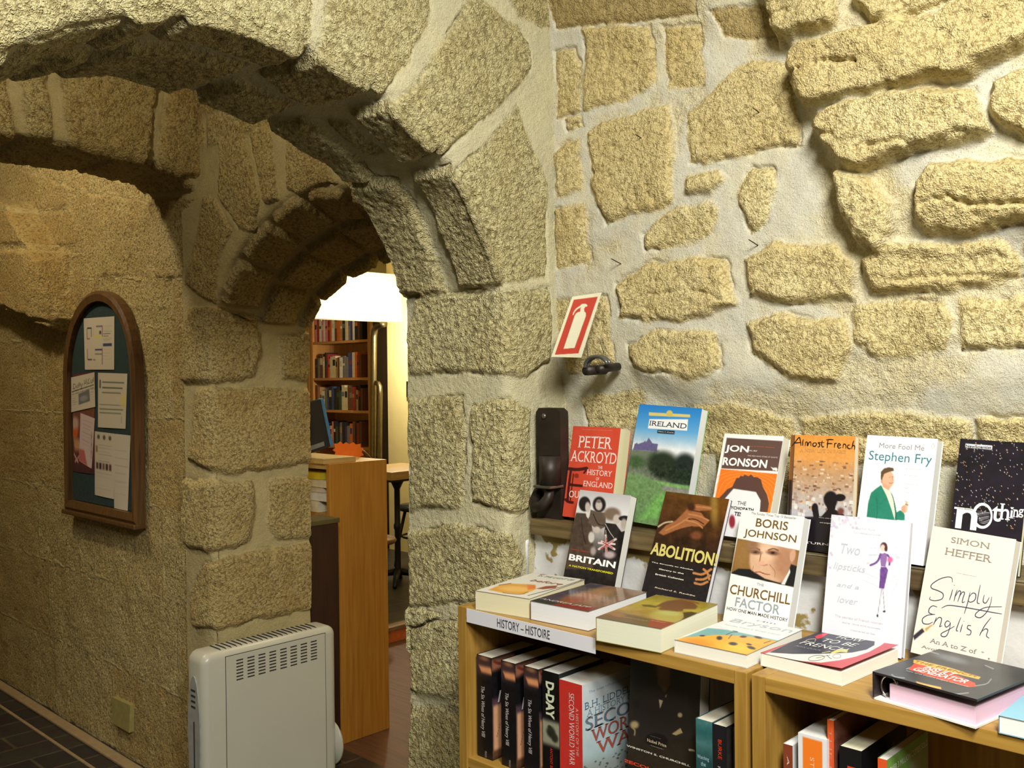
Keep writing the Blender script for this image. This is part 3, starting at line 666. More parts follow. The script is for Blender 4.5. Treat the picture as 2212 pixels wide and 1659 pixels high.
    def stroke(s, pts, wd, c, frac=False, n=7):
        """a pen stroke as a ribbon; wd in photo pixels"""
        p = spline(pts, n); t = np.gradient(p, axis=0); t /= np.linalg.norm(t, axis=1)[:, None] + 1e-9; nn = np.stack([-t[:, 1], t[:, 0]], 1) * wd / 2
        ends = np.sin(np.linspace(.25, math.pi - .25, len(p)))[:, None] ** .4
        A = p + nn * ends; Bq = p - nn * ends; Q = np.vstack([A, Bq]); m = len(p)
        uv = np.array([s.uv(*q) for q in Q]) if not frac else Q
        s._flat(uv[:, 0], uv[:, 1], [[i, i + 1, i + 1 + m, i + m] for i in range(m - 1)], c, .00045)
    def geo(s):
        nx, nz = s.nx, s.nz; V = s.P.reshape(-1, 3); C = s.C.reshape(-1, 3)
        i, j = np.meshgrid(np.arange(nx - 1), np.arange(nz - 1), indexing='ij'); a = (i * nz + j).ravel()
        Fc = np.stack([a, a + nz, a + nz + 1, a + 1], 1).tolist()
        if s.tv:
            k = len(V); Fc += [[q + k for q in f] for f in s.tf]; V = np.vstack([V] + s.tv); C = np.vstack([C] + s.tc)
        return V, Fc, C
def printed(name, geos, parent, rough=.38, plain=None, **kw):
    """one mesh from several printed faces (and plain coloured quads)"""
    V = []; Fc = []; C = []; k = 0
    for v, f, c in geos: V.append(v); Fc += [[i + k for i in q] for q in f]; C.append(c); k += len(v)
    for q, c in (plain or []): V.append(np.array(q, float)); Fc.append([k, k + 1, k + 2, k + 3]); C.append(np.ones((4, 3)) * np.array(c, float)); k += 4
    V = np.vstack(V); C = lin_np(np.vstack(C)) * .82; me = bpy.data.meshes.new(name); me.from_pydata(V.tolist(), [], Fc)
    at = me.color_attributes.new('print', 'FLOAT_COLOR', 'POINT'); at.data.foreach_set('color', np.concatenate([C, np.ones((len(C), 1))], 1).astype(np.float32).ravel())
    me.materials.append(print_mat('print_%d' % int(rough * 100), rough=rough))
    return obj(name, me, parent, **kw)
def frame_(base, yaw=0., lean=0., roll=0.):
    return Matrix.Translation(base) @ Matrix.Rotation(math.radians(-90 + yaw), 4, 'Z') @ Matrix.Rotation(math.radians(-lean), 4, 'X') @ Matrix.Rotation(math.radians(roll), 4, 'Y')
def book(name, label, cat, M, w, h, t, front=None, spine=None, base=(230, 230, 226), sbase=None, pages=(226, 222, 206), res=(100, 170), sres=(8, 60), group=None, rough=.36, lift=0.0, back=None):
    """paperback: cover (front, spine, back) and page block; local x = width, y = thickness, z = height, front at y = 0"""
    bpy.context.view_layer.update()
    root = thing(name, label, cat, M=M, group=group); geos = []
    fr = Face(M, (-w / 2, 0, 0), (1, 0, 0), (0, 0, 1), w, h, res[0], res[1], base); sp = Face(M, (-w / 2, t, 0), (0, -1, 0), (0, 0, 1), t, h, sres[0], sres[1], sbase or base)
    if front: front(fr)
    if spine: spine(sp)
    vf = fr.geo()
    if lift:
        v = vf[0]; a = (v[:, 0] + w / 2) / w; v[:, 1] -= lift * a ** 1.6
    geos = [vf, sp.geo()]
    x0, x1 = -w / 2, w / 2
    bc = back or base
    plain = [([(x1, t, 0), (x0, t, 0), (x0, t, h), (x1, t, h)], bc), ([(x0, .0005, 0), (x1, .0005, 0), (x1, .0005, h), (x0, .0005, h)], (228, 226, 216))]
    if lift: plain = plain[:1]
    printed('cover', geos, root, rough, plain)
    b_ = MB(); b_.box((x0 + .0008, .0008, .0012), (x1 - .0012, t - .0006, h - .0012)); b_.build('page_block', pages_mat('pages_%d_%d_%d' % pages, pages), root)
    return root

# ------------------------------------------------------------------ shelf, bookcases
M_BEECH = wood('bookcase_veneer', (140, 104, 40), (164, 127, 58), 'z', 7., .42)
M_BEECHH = wood('bookcase_veneer_level', (144, 108, 42), (168, 131, 60), 'y', 7., .42)
M_SHELFW = wood('old_shelf_wood', (66, 52, 28), (112, 94, 58), 'y', 6., .6)
sh = thing('wall_shelf', 'dark weathered wooden ledge along the stone wall carrying the upper row of books', 'shelf', (1.53, .4, 1.15))
b_ = MB((1.53, .4, 1.15)); b_.box((1.548, -.6, 1.149), (1.70, 1.437, 1.1845), bev=.004); b_.build('plank', M_SHELFW, sh)
b_ = MB((1.53, .4, 1.15)); b_.box((1.5475, -.6, 1.1846), (1.556, .93, 1.1862)); b_.build('edge_strip', mat('worn_metal_strip', (150, 140, 112), .35, .6), sh)
ZS, TT, BX0, BX1 = .755, 1.05, 1.27, 1.555
def bookcase(label, y0, y1):
    o = (BX0, (y0 + y1) / 2, 0); r = thing('bookcase', label, 'bookcase', o, 'low beech bookcases under the shelf')
    for a, b in ((y0, y0 + .022), (y1 - .022, y1)):
        q = MB(o); q.box((BX0, a, 0), (BX1, b, TT), bev=.0012); q.build('side_panel', M_BEECH, r)
    q = MB(o); q.box((BX0, y0 + .022, TT - .021), (BX1, y1 - .022, TT), bev=.001); q.build('top_panel', M_BEECHH, r)
    for z in (ZS, .44, .10):
        q = MB(o); q.box((BX0 + .003, y0 + .022, z - .02), (BX1 - .006, y1 - .022, z), bev=.001); q.build('shelf', M_BEECHH, r)
    q = MB(o); q.box((BX1 - .006, y0 + .022, .08), (BX1, y1 - .022, TT - .021)); q.build('back_panel', M_BEECH, r)
    return r, o
bcl, obl = bookcase('low beech bookcase nearest the archway, with a white strip label on its top edge', .737, 1.376)
bcr, obr = bookcase('low beech bookcase at the right edge of the picture with the ring binder on top', .088, .729)
fl = Face(np.eye(4), (BX0 - .0016, 1.349, 1.0225), (0, -1, 0), (0, 0, 1), .322, .0265, 2, 2, (226, 226, 232))
fl.text('HISTORY \u2013 HISTOIRE', (.262, .18), (.675, .80), (70, 70, 78), frac=True, bold=.008)
g = fl.geo(); pl = [([(BX0 - .0012, 1.349, 1.0225), (BX0 - .0012, 1.027, 1.0225), (BX0 - .0012, 1.027, 1.049), (BX0 - .0012, 1.349, 1.049)], (226, 226, 232)), ([(BX0 - .0016, 1.349, 1.049), (BX0, 1.349, 1.049), (BX0, 1.027, 1.049), (BX0 - .0016, 1.027, 1.049)], (226, 226, 232))]
ls = printed('label_strip', [(g[0] - np.array(obl), g[1], g[2])], bcl, .5, [((np.array(q) - np.array(obl)).tolist(), c) for q, c in pl], label='white paper strip lettered in dark capitals')
tr = MB(obl); tr.box((BX0 + .02, 1.3763, .86), (BX0 + .0215, 1.3775, 1.045)); tr.build('edge_tape', mat('white_edge', (226, 222, 200), .5), bcl)
# ------------------------------------------------------------------ the upper row, standing on the wall shelf
UP = 1.1850
def stand(v, u, z, w, lean, yaw, roll, t):
    L = math.radians(lean); return frame_((v, u, z + t * math.sin(L) + abs(math.sin(math.radians(roll))) * w / 2), yaw, lean, roll)
GU, GL, GF = 'books standing on the wall shelf', 'books leaning on the bookcase tops', 'books lying on the bookcase tops'
INK = (40, 34, 34)
def f_red(f):
    W = (246, 226, 218)
    f.noise(5, 7)
    f.text('The Sunday Times Top Ten Bestseller', *z1((948, 282), (1192, 302)), (240, 150, 130), serif=False)
    f.text('PETER', *z1((928, 336), (1186, 446)), W, serif=True); f.text('ACKROYD', *z1((866, 452), (1218, 566)), W, serif=True)
    f.text('THE', *z1((1076, 576), (1112, 604)), W, serif=True); f.text('HISTORY', *z1((992, 604), (1186, 664)), W, serif=True); f.text('OF', *z1((1062, 668), (1086, 694)), W, serif=True)
    f.text('ENGLAND', *z1((962, 694), (1190, 760)), W, serif=True); f.text('OUR', *z1((850, 772), (960, 838)), W, serif=True)
    D = (74, 26, 22)
    for a, wd in ((((862, 600), (846, 720), (832, 860)), 5), (((845, 600), (910, 606), (985, 596)), 7), (((975, 590), (980, 612), (965, 632)), 4), (((850, 725), (900, 732), (945, 736)), 6), (((818, 845), (840, 862), (872, 868)), 6), (((880, 640), (868, 740), (856, 850)), 2.5)):
        f.line(z1(*a), wd, D)
    f.ell(z1((905, 655))[0], 5, 5, (150, 48, 30)); f.text('THE TUDORS', (.30, .90), (.62, .915), (240, 160, 140), frac=True)
book('paperback_book', 'red paperback history with white capitals beside the black iron plate', 'book', stand(1.574, 1.298, UP, .131, 11.5, .7, .2, .04), .131, .200, .038, f_red, base=(214, 78, 54), pages=(220, 210, 168), group=GU, back=(226, 80, 50))
def f_ireland(f):
    f.grad([(0, (38, 128, 206)), (.2, (96, 168, 220)), (.30, (176, 206, 226)), (.36, (232, 236, 238)), (.47, (206, 214, 214)), (.5, (120, 140, 120)), (1, (118, 154, 96))]); f.noise(5, 22, 3, sstep(.22, .34, f.V) * (1 - sstep(.44, .5, f.V)))
    f.poly(z2((560, 460), (640, 440), (720, 450), (820, 455), (800, 480), (930, 560), (1120, 600), (1100, 800), (560, 640)), (112, 122, 104), 4)
    f.poly(z2((618, 450), (630, 402), (650, 392), (655, 402), (700, 388), (715, 376), (722, 388), (742, 352), (756, 372), (772, 396), (816, 402), (806, 462), (700, 452)), (104, 98, 140)); f.noise(60, 18, 6, f.mask(z2((600, 350), (830, 350), (830, 470), (600, 470))))
    f.ell(z2((850, 560))[0], 33, 27, (40, 52, 38), .35); f.ell(z2((900, 610))[0], 34, 22, (36, 48, 34), .3); f.ell(z2((1030, 585))[0], 25, 29, (32, 44, 40), .3); f.ell(z2((640, 545))[0], 20, 14, (70, 96, 60), .4); f.ell(z2((1010, 680))[0], 30, 18, (36, 50, 38), .4)
    f.poly(z2((540, 630), (700, 650), (800, 700), (880, 720), (1080, 745), (1060, 860), (840, 1030), (480, 1030)), (110, 144, 92), 6); f.poly(z2((780, 690), (900, 712), (1080, 740), (1078, 775), (880, 745)), (124, 168, 100), 3)
    f.poly(z2((855, 735), (1065, 765), (1062, 800), (850, 772)), (140, 138, 130), 1); f.poly(z2((800, 820), (880, 790), (860, 1000), (660, 1000)), (116, 172, 90), 8)
    f.noise(26, 34, 9, sstep(.40, .55, f.V), (.9, 1, .8))
    f.poly(z2((744, 150), (1072, 168), (1072, 190), (744, 176)), (226, 204, 120)); f.ell(z2((908, 160))[0], 7, 7, (216, 190, 100))
    f.text('A BRIEF HISTORY OF', *z2((760, 158), (1060, 182)), (90, 74, 30), serif=True)
    f.poly(z2((748, 204), (1056, 206), (1048, 296), (736, 278)), (244, 246, 244)); f.text('IRELAND', *z2((752, 216), (1042, 280)), (34, 40, 60), serif=True)
    f.poly(z2((813, 290), (950, 297), (946, 326), (810, 316)), (30, 40, 50)); f.text('PAUL F. STATE', *z2((822, 298), (940, 318)), (236, 236, 236))
book('paperback_book', 'tallest book on the wall shelf, blue sky and ruined castle on its cover', 'book', stand(1.591, 1.141, UP, .159, 13.3, -.1, 2.6, .026), .157, .248, .024, f_ireland, base=(110, 170, 90), pages=(226, 228, 228), res=(130, 210), group=GU)
def f_ronson(f):
    f.poly(z3((258, 168), (704, 195), (664, 436), (214, 412)), (98, 74, 68)); f.poly(z3((210, 416), (661, 456), (560, 1010), (100, 975)), (243, 122, 38))
    for i in range(7):
        a = 90 + i * 34; f.line(z3((420 - a * 1.1, 700), (420 - a * .8, 640 - a * .55), (440, 590 - a * .52), (440 + a * .75, 650 - a * .45), (450 + a, 720)), .9, (250, 160, 84))
    f.poly(z3((196, 650), (262, 578), (300, 560), (335, 490), (356, 488), (368, 470), (385, 476), (400, 462), (430, 474), (452, 460), (470, 480), (500, 482), (530, 500), (545, 560), (578, 620), (594, 690), (582, 760), (500, 760), (250, 700)), (92, 66, 58))
    f.poly(z3((312, 574), (490, 600), (528, 668), (522, 740), (500, 1010), (150, 985), (245, 650)), (236, 236, 238))
    f.text('JON', *z3((252, 224), (428, 302)), (248, 246, 244), bold=.03); f.text('RONSON', *z3((234, 322), (574, 412)), (248, 246, 244), bold=.03)
    f.text('ONE OF THE MOST PERSUASIVE', *z3((440, 232), (640, 252)), (190, 110, 60)); f.text('WILL SELF', *z3((430, 264), (500, 280)), (236, 230, 226)); f.text('THE MEN WHO STARE AT GOATS', *z3((425, 306), (662, 332)), (220, 206, 198))
    f.text('THE', *z3((346, 672), (410, 708)), INK); f.text('PSYCHOPATH', *z3((262, 708), (470, 756)), INK, bold=.03); f.text('TEST', *z3((322, 756), (400, 798)), INK, bold=.03)
    f.poly(z3((606, 398), (625, 408), (655, 406), (662, 420), (655, 436), (634, 424), (628, 434), (622, 418)), (240, 238, 236)); f.ell(z3((300, 836))[0], 6.5, 14, (150, 50, 60), .3)
book('paperback_book', 'white edged paperback with orange panel and dark spiky hair on its cover', 'book', stand(1.572, .933, UP, .129, 18.8, -1.5, .3, .028), .129, .200, .026, f_ronson, base=(240, 240, 236), pages=(226, 222, 206), group=GU)
def f_paris(f):
    f.grad([(0, (228, 150, 66)), (.2, (226, 158, 84)), (.3, (196, 150, 104)), (.45, (188, 160, 136)), (.62, (196, 190, 190)), (.72, (176, 176, 186)), (1, (150, 150, 160))])
    rng = random.Random(5)
    for i in range(150):
        v = .22 + .42 * rng.random() ** 1.1; u = rng.random(); ww = .015 + .05 * rng.random(); hh = .006 + .02 * rng.random() * (v + .2)
        s_ = rng.choice([(150, 104, 70), (206, 170, 130), (226, 206, 180), (120, 84, 64), (180, 126, 84), (216, 186, 150)]); f.poly([(u, v), (u + ww, v), (u + ww, v + hh), (u, v + hh)], s_, .6, True)
    for i in range(40):
        v = .5 + .2 * rng.random(); u = rng.random(); f.poly([(u, v), (u + .05, v), (u + .05, v + .03), (u, v + .03)], rng.choice([(214, 208, 206), (190, 180, 176), (170, 150, 140), (224, 220, 216)]), .6, True)
    f.noise(30, 16, 4)
    K = (24, 18, 24); f.poly(z3((790, 800), (1300, 790), (1250, 1110), (730, 1100)), K, 2); f.ell(z3((1085, 660))[0], 15, 18, K); f.ell(z3((1160, 645))[0], 12, 8, K); f.poly(z3((1030, 640), (1140, 640), (1120, 740), (1190, 780), (1220, 830), (980, 830), (1060, 740)), K)
    f.ell(z3((960, 730))[0], 7, 11, K); f.poly(z3((940, 740), (985, 730), (1000, 830), (950, 830)), K); f.ell(z3((1165, 755))[0], 7, 8, (110, 66, 60), .5)
    f.poly([(0, 0), (.055, 0), (.055, .66), (0, .66)], (130, 84, 46), .6, True); f.line([(.06, 0), (.06, .7)], .012, (60, 40, 30), True, False); f.poly([(0, .4), (.05, .4), (.05, 1), (0, 1)], (40, 32, 34), 2, True)
    f.text('A NEW LIFE IN PARIS', *z3((842, 256), (1206, 294)), (200, 150, 90), serif=True)
    f.text('TURNBULL', *z3((880, 992), (1236, 1046)), (226, 220, 216), serif=True); f.text('Warm, witty and perceptive', *z3((990, 800), (1180, 824)), (224, 214, 206)); f.text('and poignant', *z3((1000, 838), (1100, 858)), (224, 214, 206))
    for st in [[(776, 236), (806, 200), (836, 166), (846, 200), (850, 232)], [(790, 212), (820, 208), (852, 206)], [(868, 180), (864, 206), (864, 232)], [(884, 234), (888, 204), (900, 206), (902, 232), (914, 206), (928, 204), (930, 234)], [(966, 208), (948, 212), (946, 232), (962, 236), (974, 218), (962, 206)], [(1004, 206), (988, 208), (1000, 222), (994, 240), (982, 240)], [(1020, 190), (1014, 222), (1022, 242), (1034, 236)], [(1002, 206), (1036, 206)],
               [(1058, 252), (1062, 214), (1066, 182)], [(1050, 186), (1080, 182), (1110, 184)], [(1054, 216), (1080, 214), (1100, 216)], [(1116, 248), (1118, 222), (1120, 214), (1136, 212)], [(1144, 236), (1164, 226), (1152, 214), (1142, 232), (1150, 250), (1172, 246)], [(1184, 252), (1188, 222), (1200, 220), (1208, 232), (1206, 254)], [(1240, 226), (1224, 228), (1220, 246), (1236, 256), (1246, 250)], [(1254, 258), (1262, 218), (1272, 190)], [(1258, 238), (1270, 228), (1278, 240), (1276, 264)]]:
        f.stroke(z3(*st), 2.3, (30, 24, 24))
book('paperback_book', 'paperback with an orange sky over rooftops and a dark silhouette on its cover', 'book', stand(1.568, .768, UP, .121, 8.3, .2, -.9, .016), .121, .204, .015, f_paris, base=(200, 150, 100), pages=(232, 224, 196), group=GU)
def f_fry(f):
    f.noise(3, 2)
    f.text('More Fool Me', *z4((326, 208), (680, 272)), (150, 146, 150), serif=False); f.text('Stephen Fry', *z4((246, 270), (736, 404)), (62, 128, 140), serif=False)
    f.text('A MEMOIR', *z4((536, 412), (660, 426)), (160, 160, 164))
    for i, tx in enumerate(('A heartfelt,', 'riotous and utterly', 'entertaining', 'page-turner', 'Sunday Times')): f.text(tx, *z4((520 - 6 * (i == 1), 462 + i * 34), (640 + 12 * (i == 1) - 8 * i, 478 + i * 34)), (176, 178, 184))
    G = (38, 128, 104); f.poly(z4((336, 545), (296, 572), (256, 606), (232, 690), (220, 800), (340, 816), (446, 824), (524, 826), (526, 786), (512, 756), (486, 746), (458, 762), (446, 690), (428, 622), (404, 590)), G); f.noise(18, 9, 5, f.mask(z4((220, 545), (530, 545), (530, 826), (220, 826))) * (f.C[..., 0] < 120))
    f.poly(z4((338, 548), (372, 566), (408, 590), (434, 660), (448, 770), (444, 822), (420, 740), (380, 630)), (226, 226, 204)); f.line(z4((430, 640), (452, 730), (458, 822)), 1.6, (24, 92, 76)); f.line(z4((300, 640), (306, 740), (300, 810)), 1.4, (26, 104, 84))
    f.ell(z4((390, 500))[0], 13.5, 20, (226, 176, 144), .12); f.poly(z4((340, 520), (352, 560), (400, 590), (408, 560)), (216, 164, 132)); f.poly(z4((334, 500), (334, 440), (360, 412), (400, 402), (434, 410), (440, 432), (400, 440), (362, 456), (348, 490), (346, 520)), (94, 74, 50)); f.ell(z4((342, 515))[0], 2.4, 4, (206, 150, 120))
    f.line(z4((400, 482), (416, 480)), 1, (120, 84, 66)); f.line(z4((426, 478), (436, 478)), 1, (120, 84, 66)); f.line(z4((398, 526), (414, 532), (430, 526)), 1.1, (170, 90, 84)); f.line(z4((424, 486), (432, 508), (420, 512)), .9, (190, 130, 104))
    f.ell(z4((522, 736))[0], 7, 8.5, (216, 160, 130)); f.poly(z4((528, 668), (552, 676), (546, 756), (532, 756)), (206, 190, 160)); f.line(z4((532, 700), (550, 704)), 3, (170, 120, 90))
    f.ell(z4((750, 235))[0], 4, 6.5, (190, 192, 196)); f.ell(z4((750, 237))[0], 1.8, 4.5, (236, 236, 238)); f.text('\u2019 \u2019 \u2019 \u2019 \u2019 \u2019', *z4((590, 1136), (636, 1150)), (150, 150, 150))
book('paperback_book', 'white paperback with a man in a green jacket on its cover', 'book', stand(1.554, .640, UP - .002, .119, 14.5, -1.1, 1.2, .026), .119, .208, .025, f_fry, base=(242, 243, 244), pages=(226, 226, 222), group=GU)
def f_nothing(f):
    rng = random.Random(3)
    for i in range(210):
        u, v = rng.random(), rng.random() * .66; r = .5 + 1.1 * rng.random() ** 3; x = f.X[int(u * (f.nx - 1)), int(v * (f.nz - 1))]; y = f.Y[int(u * (f.nx - 1)), int(v * (f.nz - 1))]
        f.ell((x, y), r, r, rng.choice([(226, 220, 220), (206, 150, 110), (180, 176, 200), (150, 140, 150), (220, 190, 150)]), .5)
    f.noise(8, 12, 3, 1.0, (1, .6, 1))
    f.poly(z4((1010, 214), (1222, 232), (1220, 264), (1006, 244)), (235, 235, 238)); f.text('NewScientist', *z4((1014, 222), (1216, 258)), (50, 46, 56), bold=.02)
    Wt = (246, 248, 246)
    f.text('n', *z4((922, 718), (1094, 908)), Wt, bold=.015, serif=True)
    for k in range(26):
        pass
    c = [(1146 + 72 * math.cos(a), 790 + 92 * math.sin(a)) for a in np.linspace(0, 2 * math.pi, 22)]; f.stroke(z4(*c), 6.5, Wt)
    for i in range(7): f.line(z4((1100 + 4 * i, 752 + 15 * i), (1200 - 2 * i, 768 + 15 * i)), 1.4, (150, 150, 156), sm=False)
    f.text('t', *z4((1226, 706), (1288, 840)), Wt, bold=.01, serif=True); f.text('h', *z4((1288, 690), (1362, 828)), Wt, bold=.01, serif=True); f.text('i', *z4((1366, 720), (1388, 812)), Wt, bold=.01, serif=True); f.text('n', *z4((1390, 738), (1430, 804)), Wt, bold=.01, serif=True); f.text('g', *z4((1434, 734), (1468, 806)), Wt, bold=.01)
book('paperback_book', 'black paperback with coloured stars on its cover, rightmost on the wall shelf', 'book', stand(1.572, .500, UP, .108, 13.5, -3.4, 1.3, .012), .108, .207, .012, f_nothing, base=(26, 20, 32), pages=(232, 230, 190), group=GU)

# ------------------------------------------------------------------ the lower row, leaning against the shelf edge
def f_britain(f):
    f.grad([(0, (190, 188, 190)), (.18, (222, 222, 224)), (.34, (196, 192, 190)), (.6, (60, 54, 52)), (1, (22, 20, 22))])
    Dk, Br, Fc = (34, 30, 30), (78, 64, 54), (196, 184, 174)
    f.poly(z2((165, 950), (240, 955), (280, 1000), (300, 1130), (300, 1400), (80, 1400), (110, 1200), (130, 1060)), Br, 1.5); f.line(z2((205, 990), (215, 1090), (240, 1200)), 2, (50, 42, 38)); f.ell(z2((232, 880))[0], 12.5, 16, Dk); f.ell(z2((256, 905))[0], 5.5, 11, Fc, .3); f.poly(z2((240, 940), (270, 950), (262, 1000), (246, 980)), (220, 214, 206))
    f.ell(z2((348, 885))[0], 14, 17, Dk); f.ell(z2((345, 892))[0], 7.5, 10.5, Fc, .25); f.ell(z2((345, 858))[0], 5, 4, (120, 110, 106)); f.poly(z2((280, 925), (340, 945), (400, 950), (400, 1060), (340, 1090), (262, 1030)), (96, 82, 70), 1); f.line(z2((300, 960), (340, 1040), (390, 1050)), 2.4, (56, 46, 42))
    f.ell(z2((450, 960))[0], 18, 14, (124, 104, 88), .3); f.ell(z2((488, 1000))[0], 8, 10, Fc, .3); f.poly(z2((400, 1030), (480, 1040), (530, 1110), (540, 1330), (380, 1330), (390, 1100)), (40, 36, 36), 1); f.ell(z2((330, 1085))[0], 7, 7, Fc, .3)
    f.ell(z2((548, 995))[0], 12, 6, Dk); f.ell(z2((545, 1042))[0], 7, 12, (176, 164, 154), .3); f.poly(z2((500, 1110), (600, 1080), (560, 1500), (490, 1400)), (26, 24, 26), 1); f.ell(z2((285, 1145))[0], 6.5, 12, (210, 204, 196), .25)
    f.noise(16, 16, 8, sstep(.2, .35, f.V))
    for a in (((368, 1180), (470, 1240)), ((345, 1240), (480, 1160)), ((400, 1130), (405, 1290)), ((345, 1190), (470, 1200))): f.line(z2(*a), 4.5, (226, 206, 206), sm=False)
    for a in (((378, 1186), (455, 1232)), ((360, 1236), (462, 1170)), ((402, 1140), (404, 1280))): f.line(z2(*a), 2.2, (176, 60, 50), sm=False)
    for a in ((400, 1090), (405, 1150)), : f.line(z2(*a), 1.2, (200, 190, 180))
    f.line(z2((398, 1040), (430, 1100), (465, 1150)), 1.2, (210, 204, 196)); f.ell(z2((430, 1285))[0], 12, 8, (186, 170, 170), .5); f.ell(z2((300, 1255))[0], 6, 9, (170, 156, 150), .5)
    f.text('A NEW HISTORY OF', *z2((360, 836), (575, 862)), (216, 150, 140)); f.text('1851-2010', *z2((130, 1236), (268, 1268)), (220, 56, 40), bold=.01)
    f.text('BRITAIN', *z2((114, 1276), (474, 1394)), (250, 250, 250), bold=.035); f.text('A NATION TRANSFORMED', *z2((108, 1360), (458, 1442)), (240, 230, 40), bold=.02)
book('paperback_book', 'paperback with a sepia photograph of a crowd and a flag, behind the flat purple book', 'book', stand(1.486, 1.226, TT + .0005, .134, 17.0, .4, .9, .024), .134, .209, .022, f_britain, base=(60, 54, 52), pages=(222, 222, 214), group=GL)
def f_abol(f):
    f.grad([(0, (96, 62, 22)), (.25, (74, 44, 20)), (.5, (44, 26, 16)), (.62, (34, 28, 28)), (1, (38, 36, 40))]); f.noise(7, 26, 2, 1 - sstep(.4, .6, f.V), (1, .7, .4))
    f.ell(z2((1270, 900))[0], 9, 40, (150, 116, 50), .7); f.ell(z2((1340, 880))[0], 12, 30, (110, 66, 20), .8)
    H1, H2 = (160, 100, 60), (120, 70, 42)
    f.poly(z2((820, 1110), (880, 1050), (960, 1010), (1040, 930), (1060, 890), (1130, 880), (1240, 900), (1250, 930), (1150, 935), (1190, 990), (1230, 1010), (1180, 1060), (1080, 1060), (960, 1090), (860, 1130)), H1, 1.6)
    for a in (((1080, 900), (1160, 905), (1240, 915)), ((1060, 960), (1150, 980), (1215, 1010)), ((1040, 1010), (1120, 1030), (1170, 1070)), ((880, 1090), (980, 1040), (1060, 990))): f.line(z2(*a), 3.4, (186, 126, 80))
    for a in (((1080, 930), (1160, 945), (1200, 965)), ((1060, 1000), (1120, 1005), (1180, 1040)), ((900, 1120), (1000, 1080), (1090, 1060))): f.line(z2(*a), 2.4, (70, 36, 20))
    f.ell(z2((1080, 905))[0], 9, 8, (64, 36, 20), .4); f.line(z2((820, 1060), (870, 1030), (930, 1020)), 3.5, (190, 170, 140)); f.ell(z2((1120, 1130))[0], 12, 9, H2, .5)
    for a in (((1100, 1430), (1170, 1440), (1240, 1400)), ((1120, 1480), (1180, 1480), (1230, 1450)), ((1110, 1510), (1160, 1520), (1210, 1500)), ((1180, 1400), (1210, 1430), (1225, 1480))): f.line(z2(*a), 5, (186, 128, 76))
    f.noise(30, 10, 6)
    f.text('ABOLITION!', *z2((776, 1184), (1278, 1378)), (214, 202, 118), serif=True, bold=.03); W = (244, 236, 226)
    f.text('The Struggle to Abolish', *z2((766, 1338), (1096, 1412)), W, bold=.02, serif=True); f.text('Slavery in the', *z2((826, 1392), (1020, 1444)), W, bold=.02, serif=True); f.text('British Colonies', *z2((796, 1432), (1020, 1490)), W, bold=.02, serif=True)
    f.text('Richard S. Reddie', *z2((790, 1538), (1112, 1618)), (238, 214, 190), bold=.01, serif=True, shear=.15); f.text('(author)', *z2((850, 1606), (930, 1630)), (226, 206, 186))
book('paperback_book', 'dark brown paperback with clasped hands and gold capitals on its cover', 'book', stand(1.486, 1.024, TT + .0005, .146, 22.0, -1.1, 1.4, .012), .146, .227, .011, f_abol, base=(44, 30, 20), pages=(230, 230, 236), res=(120, 190), group=GL)
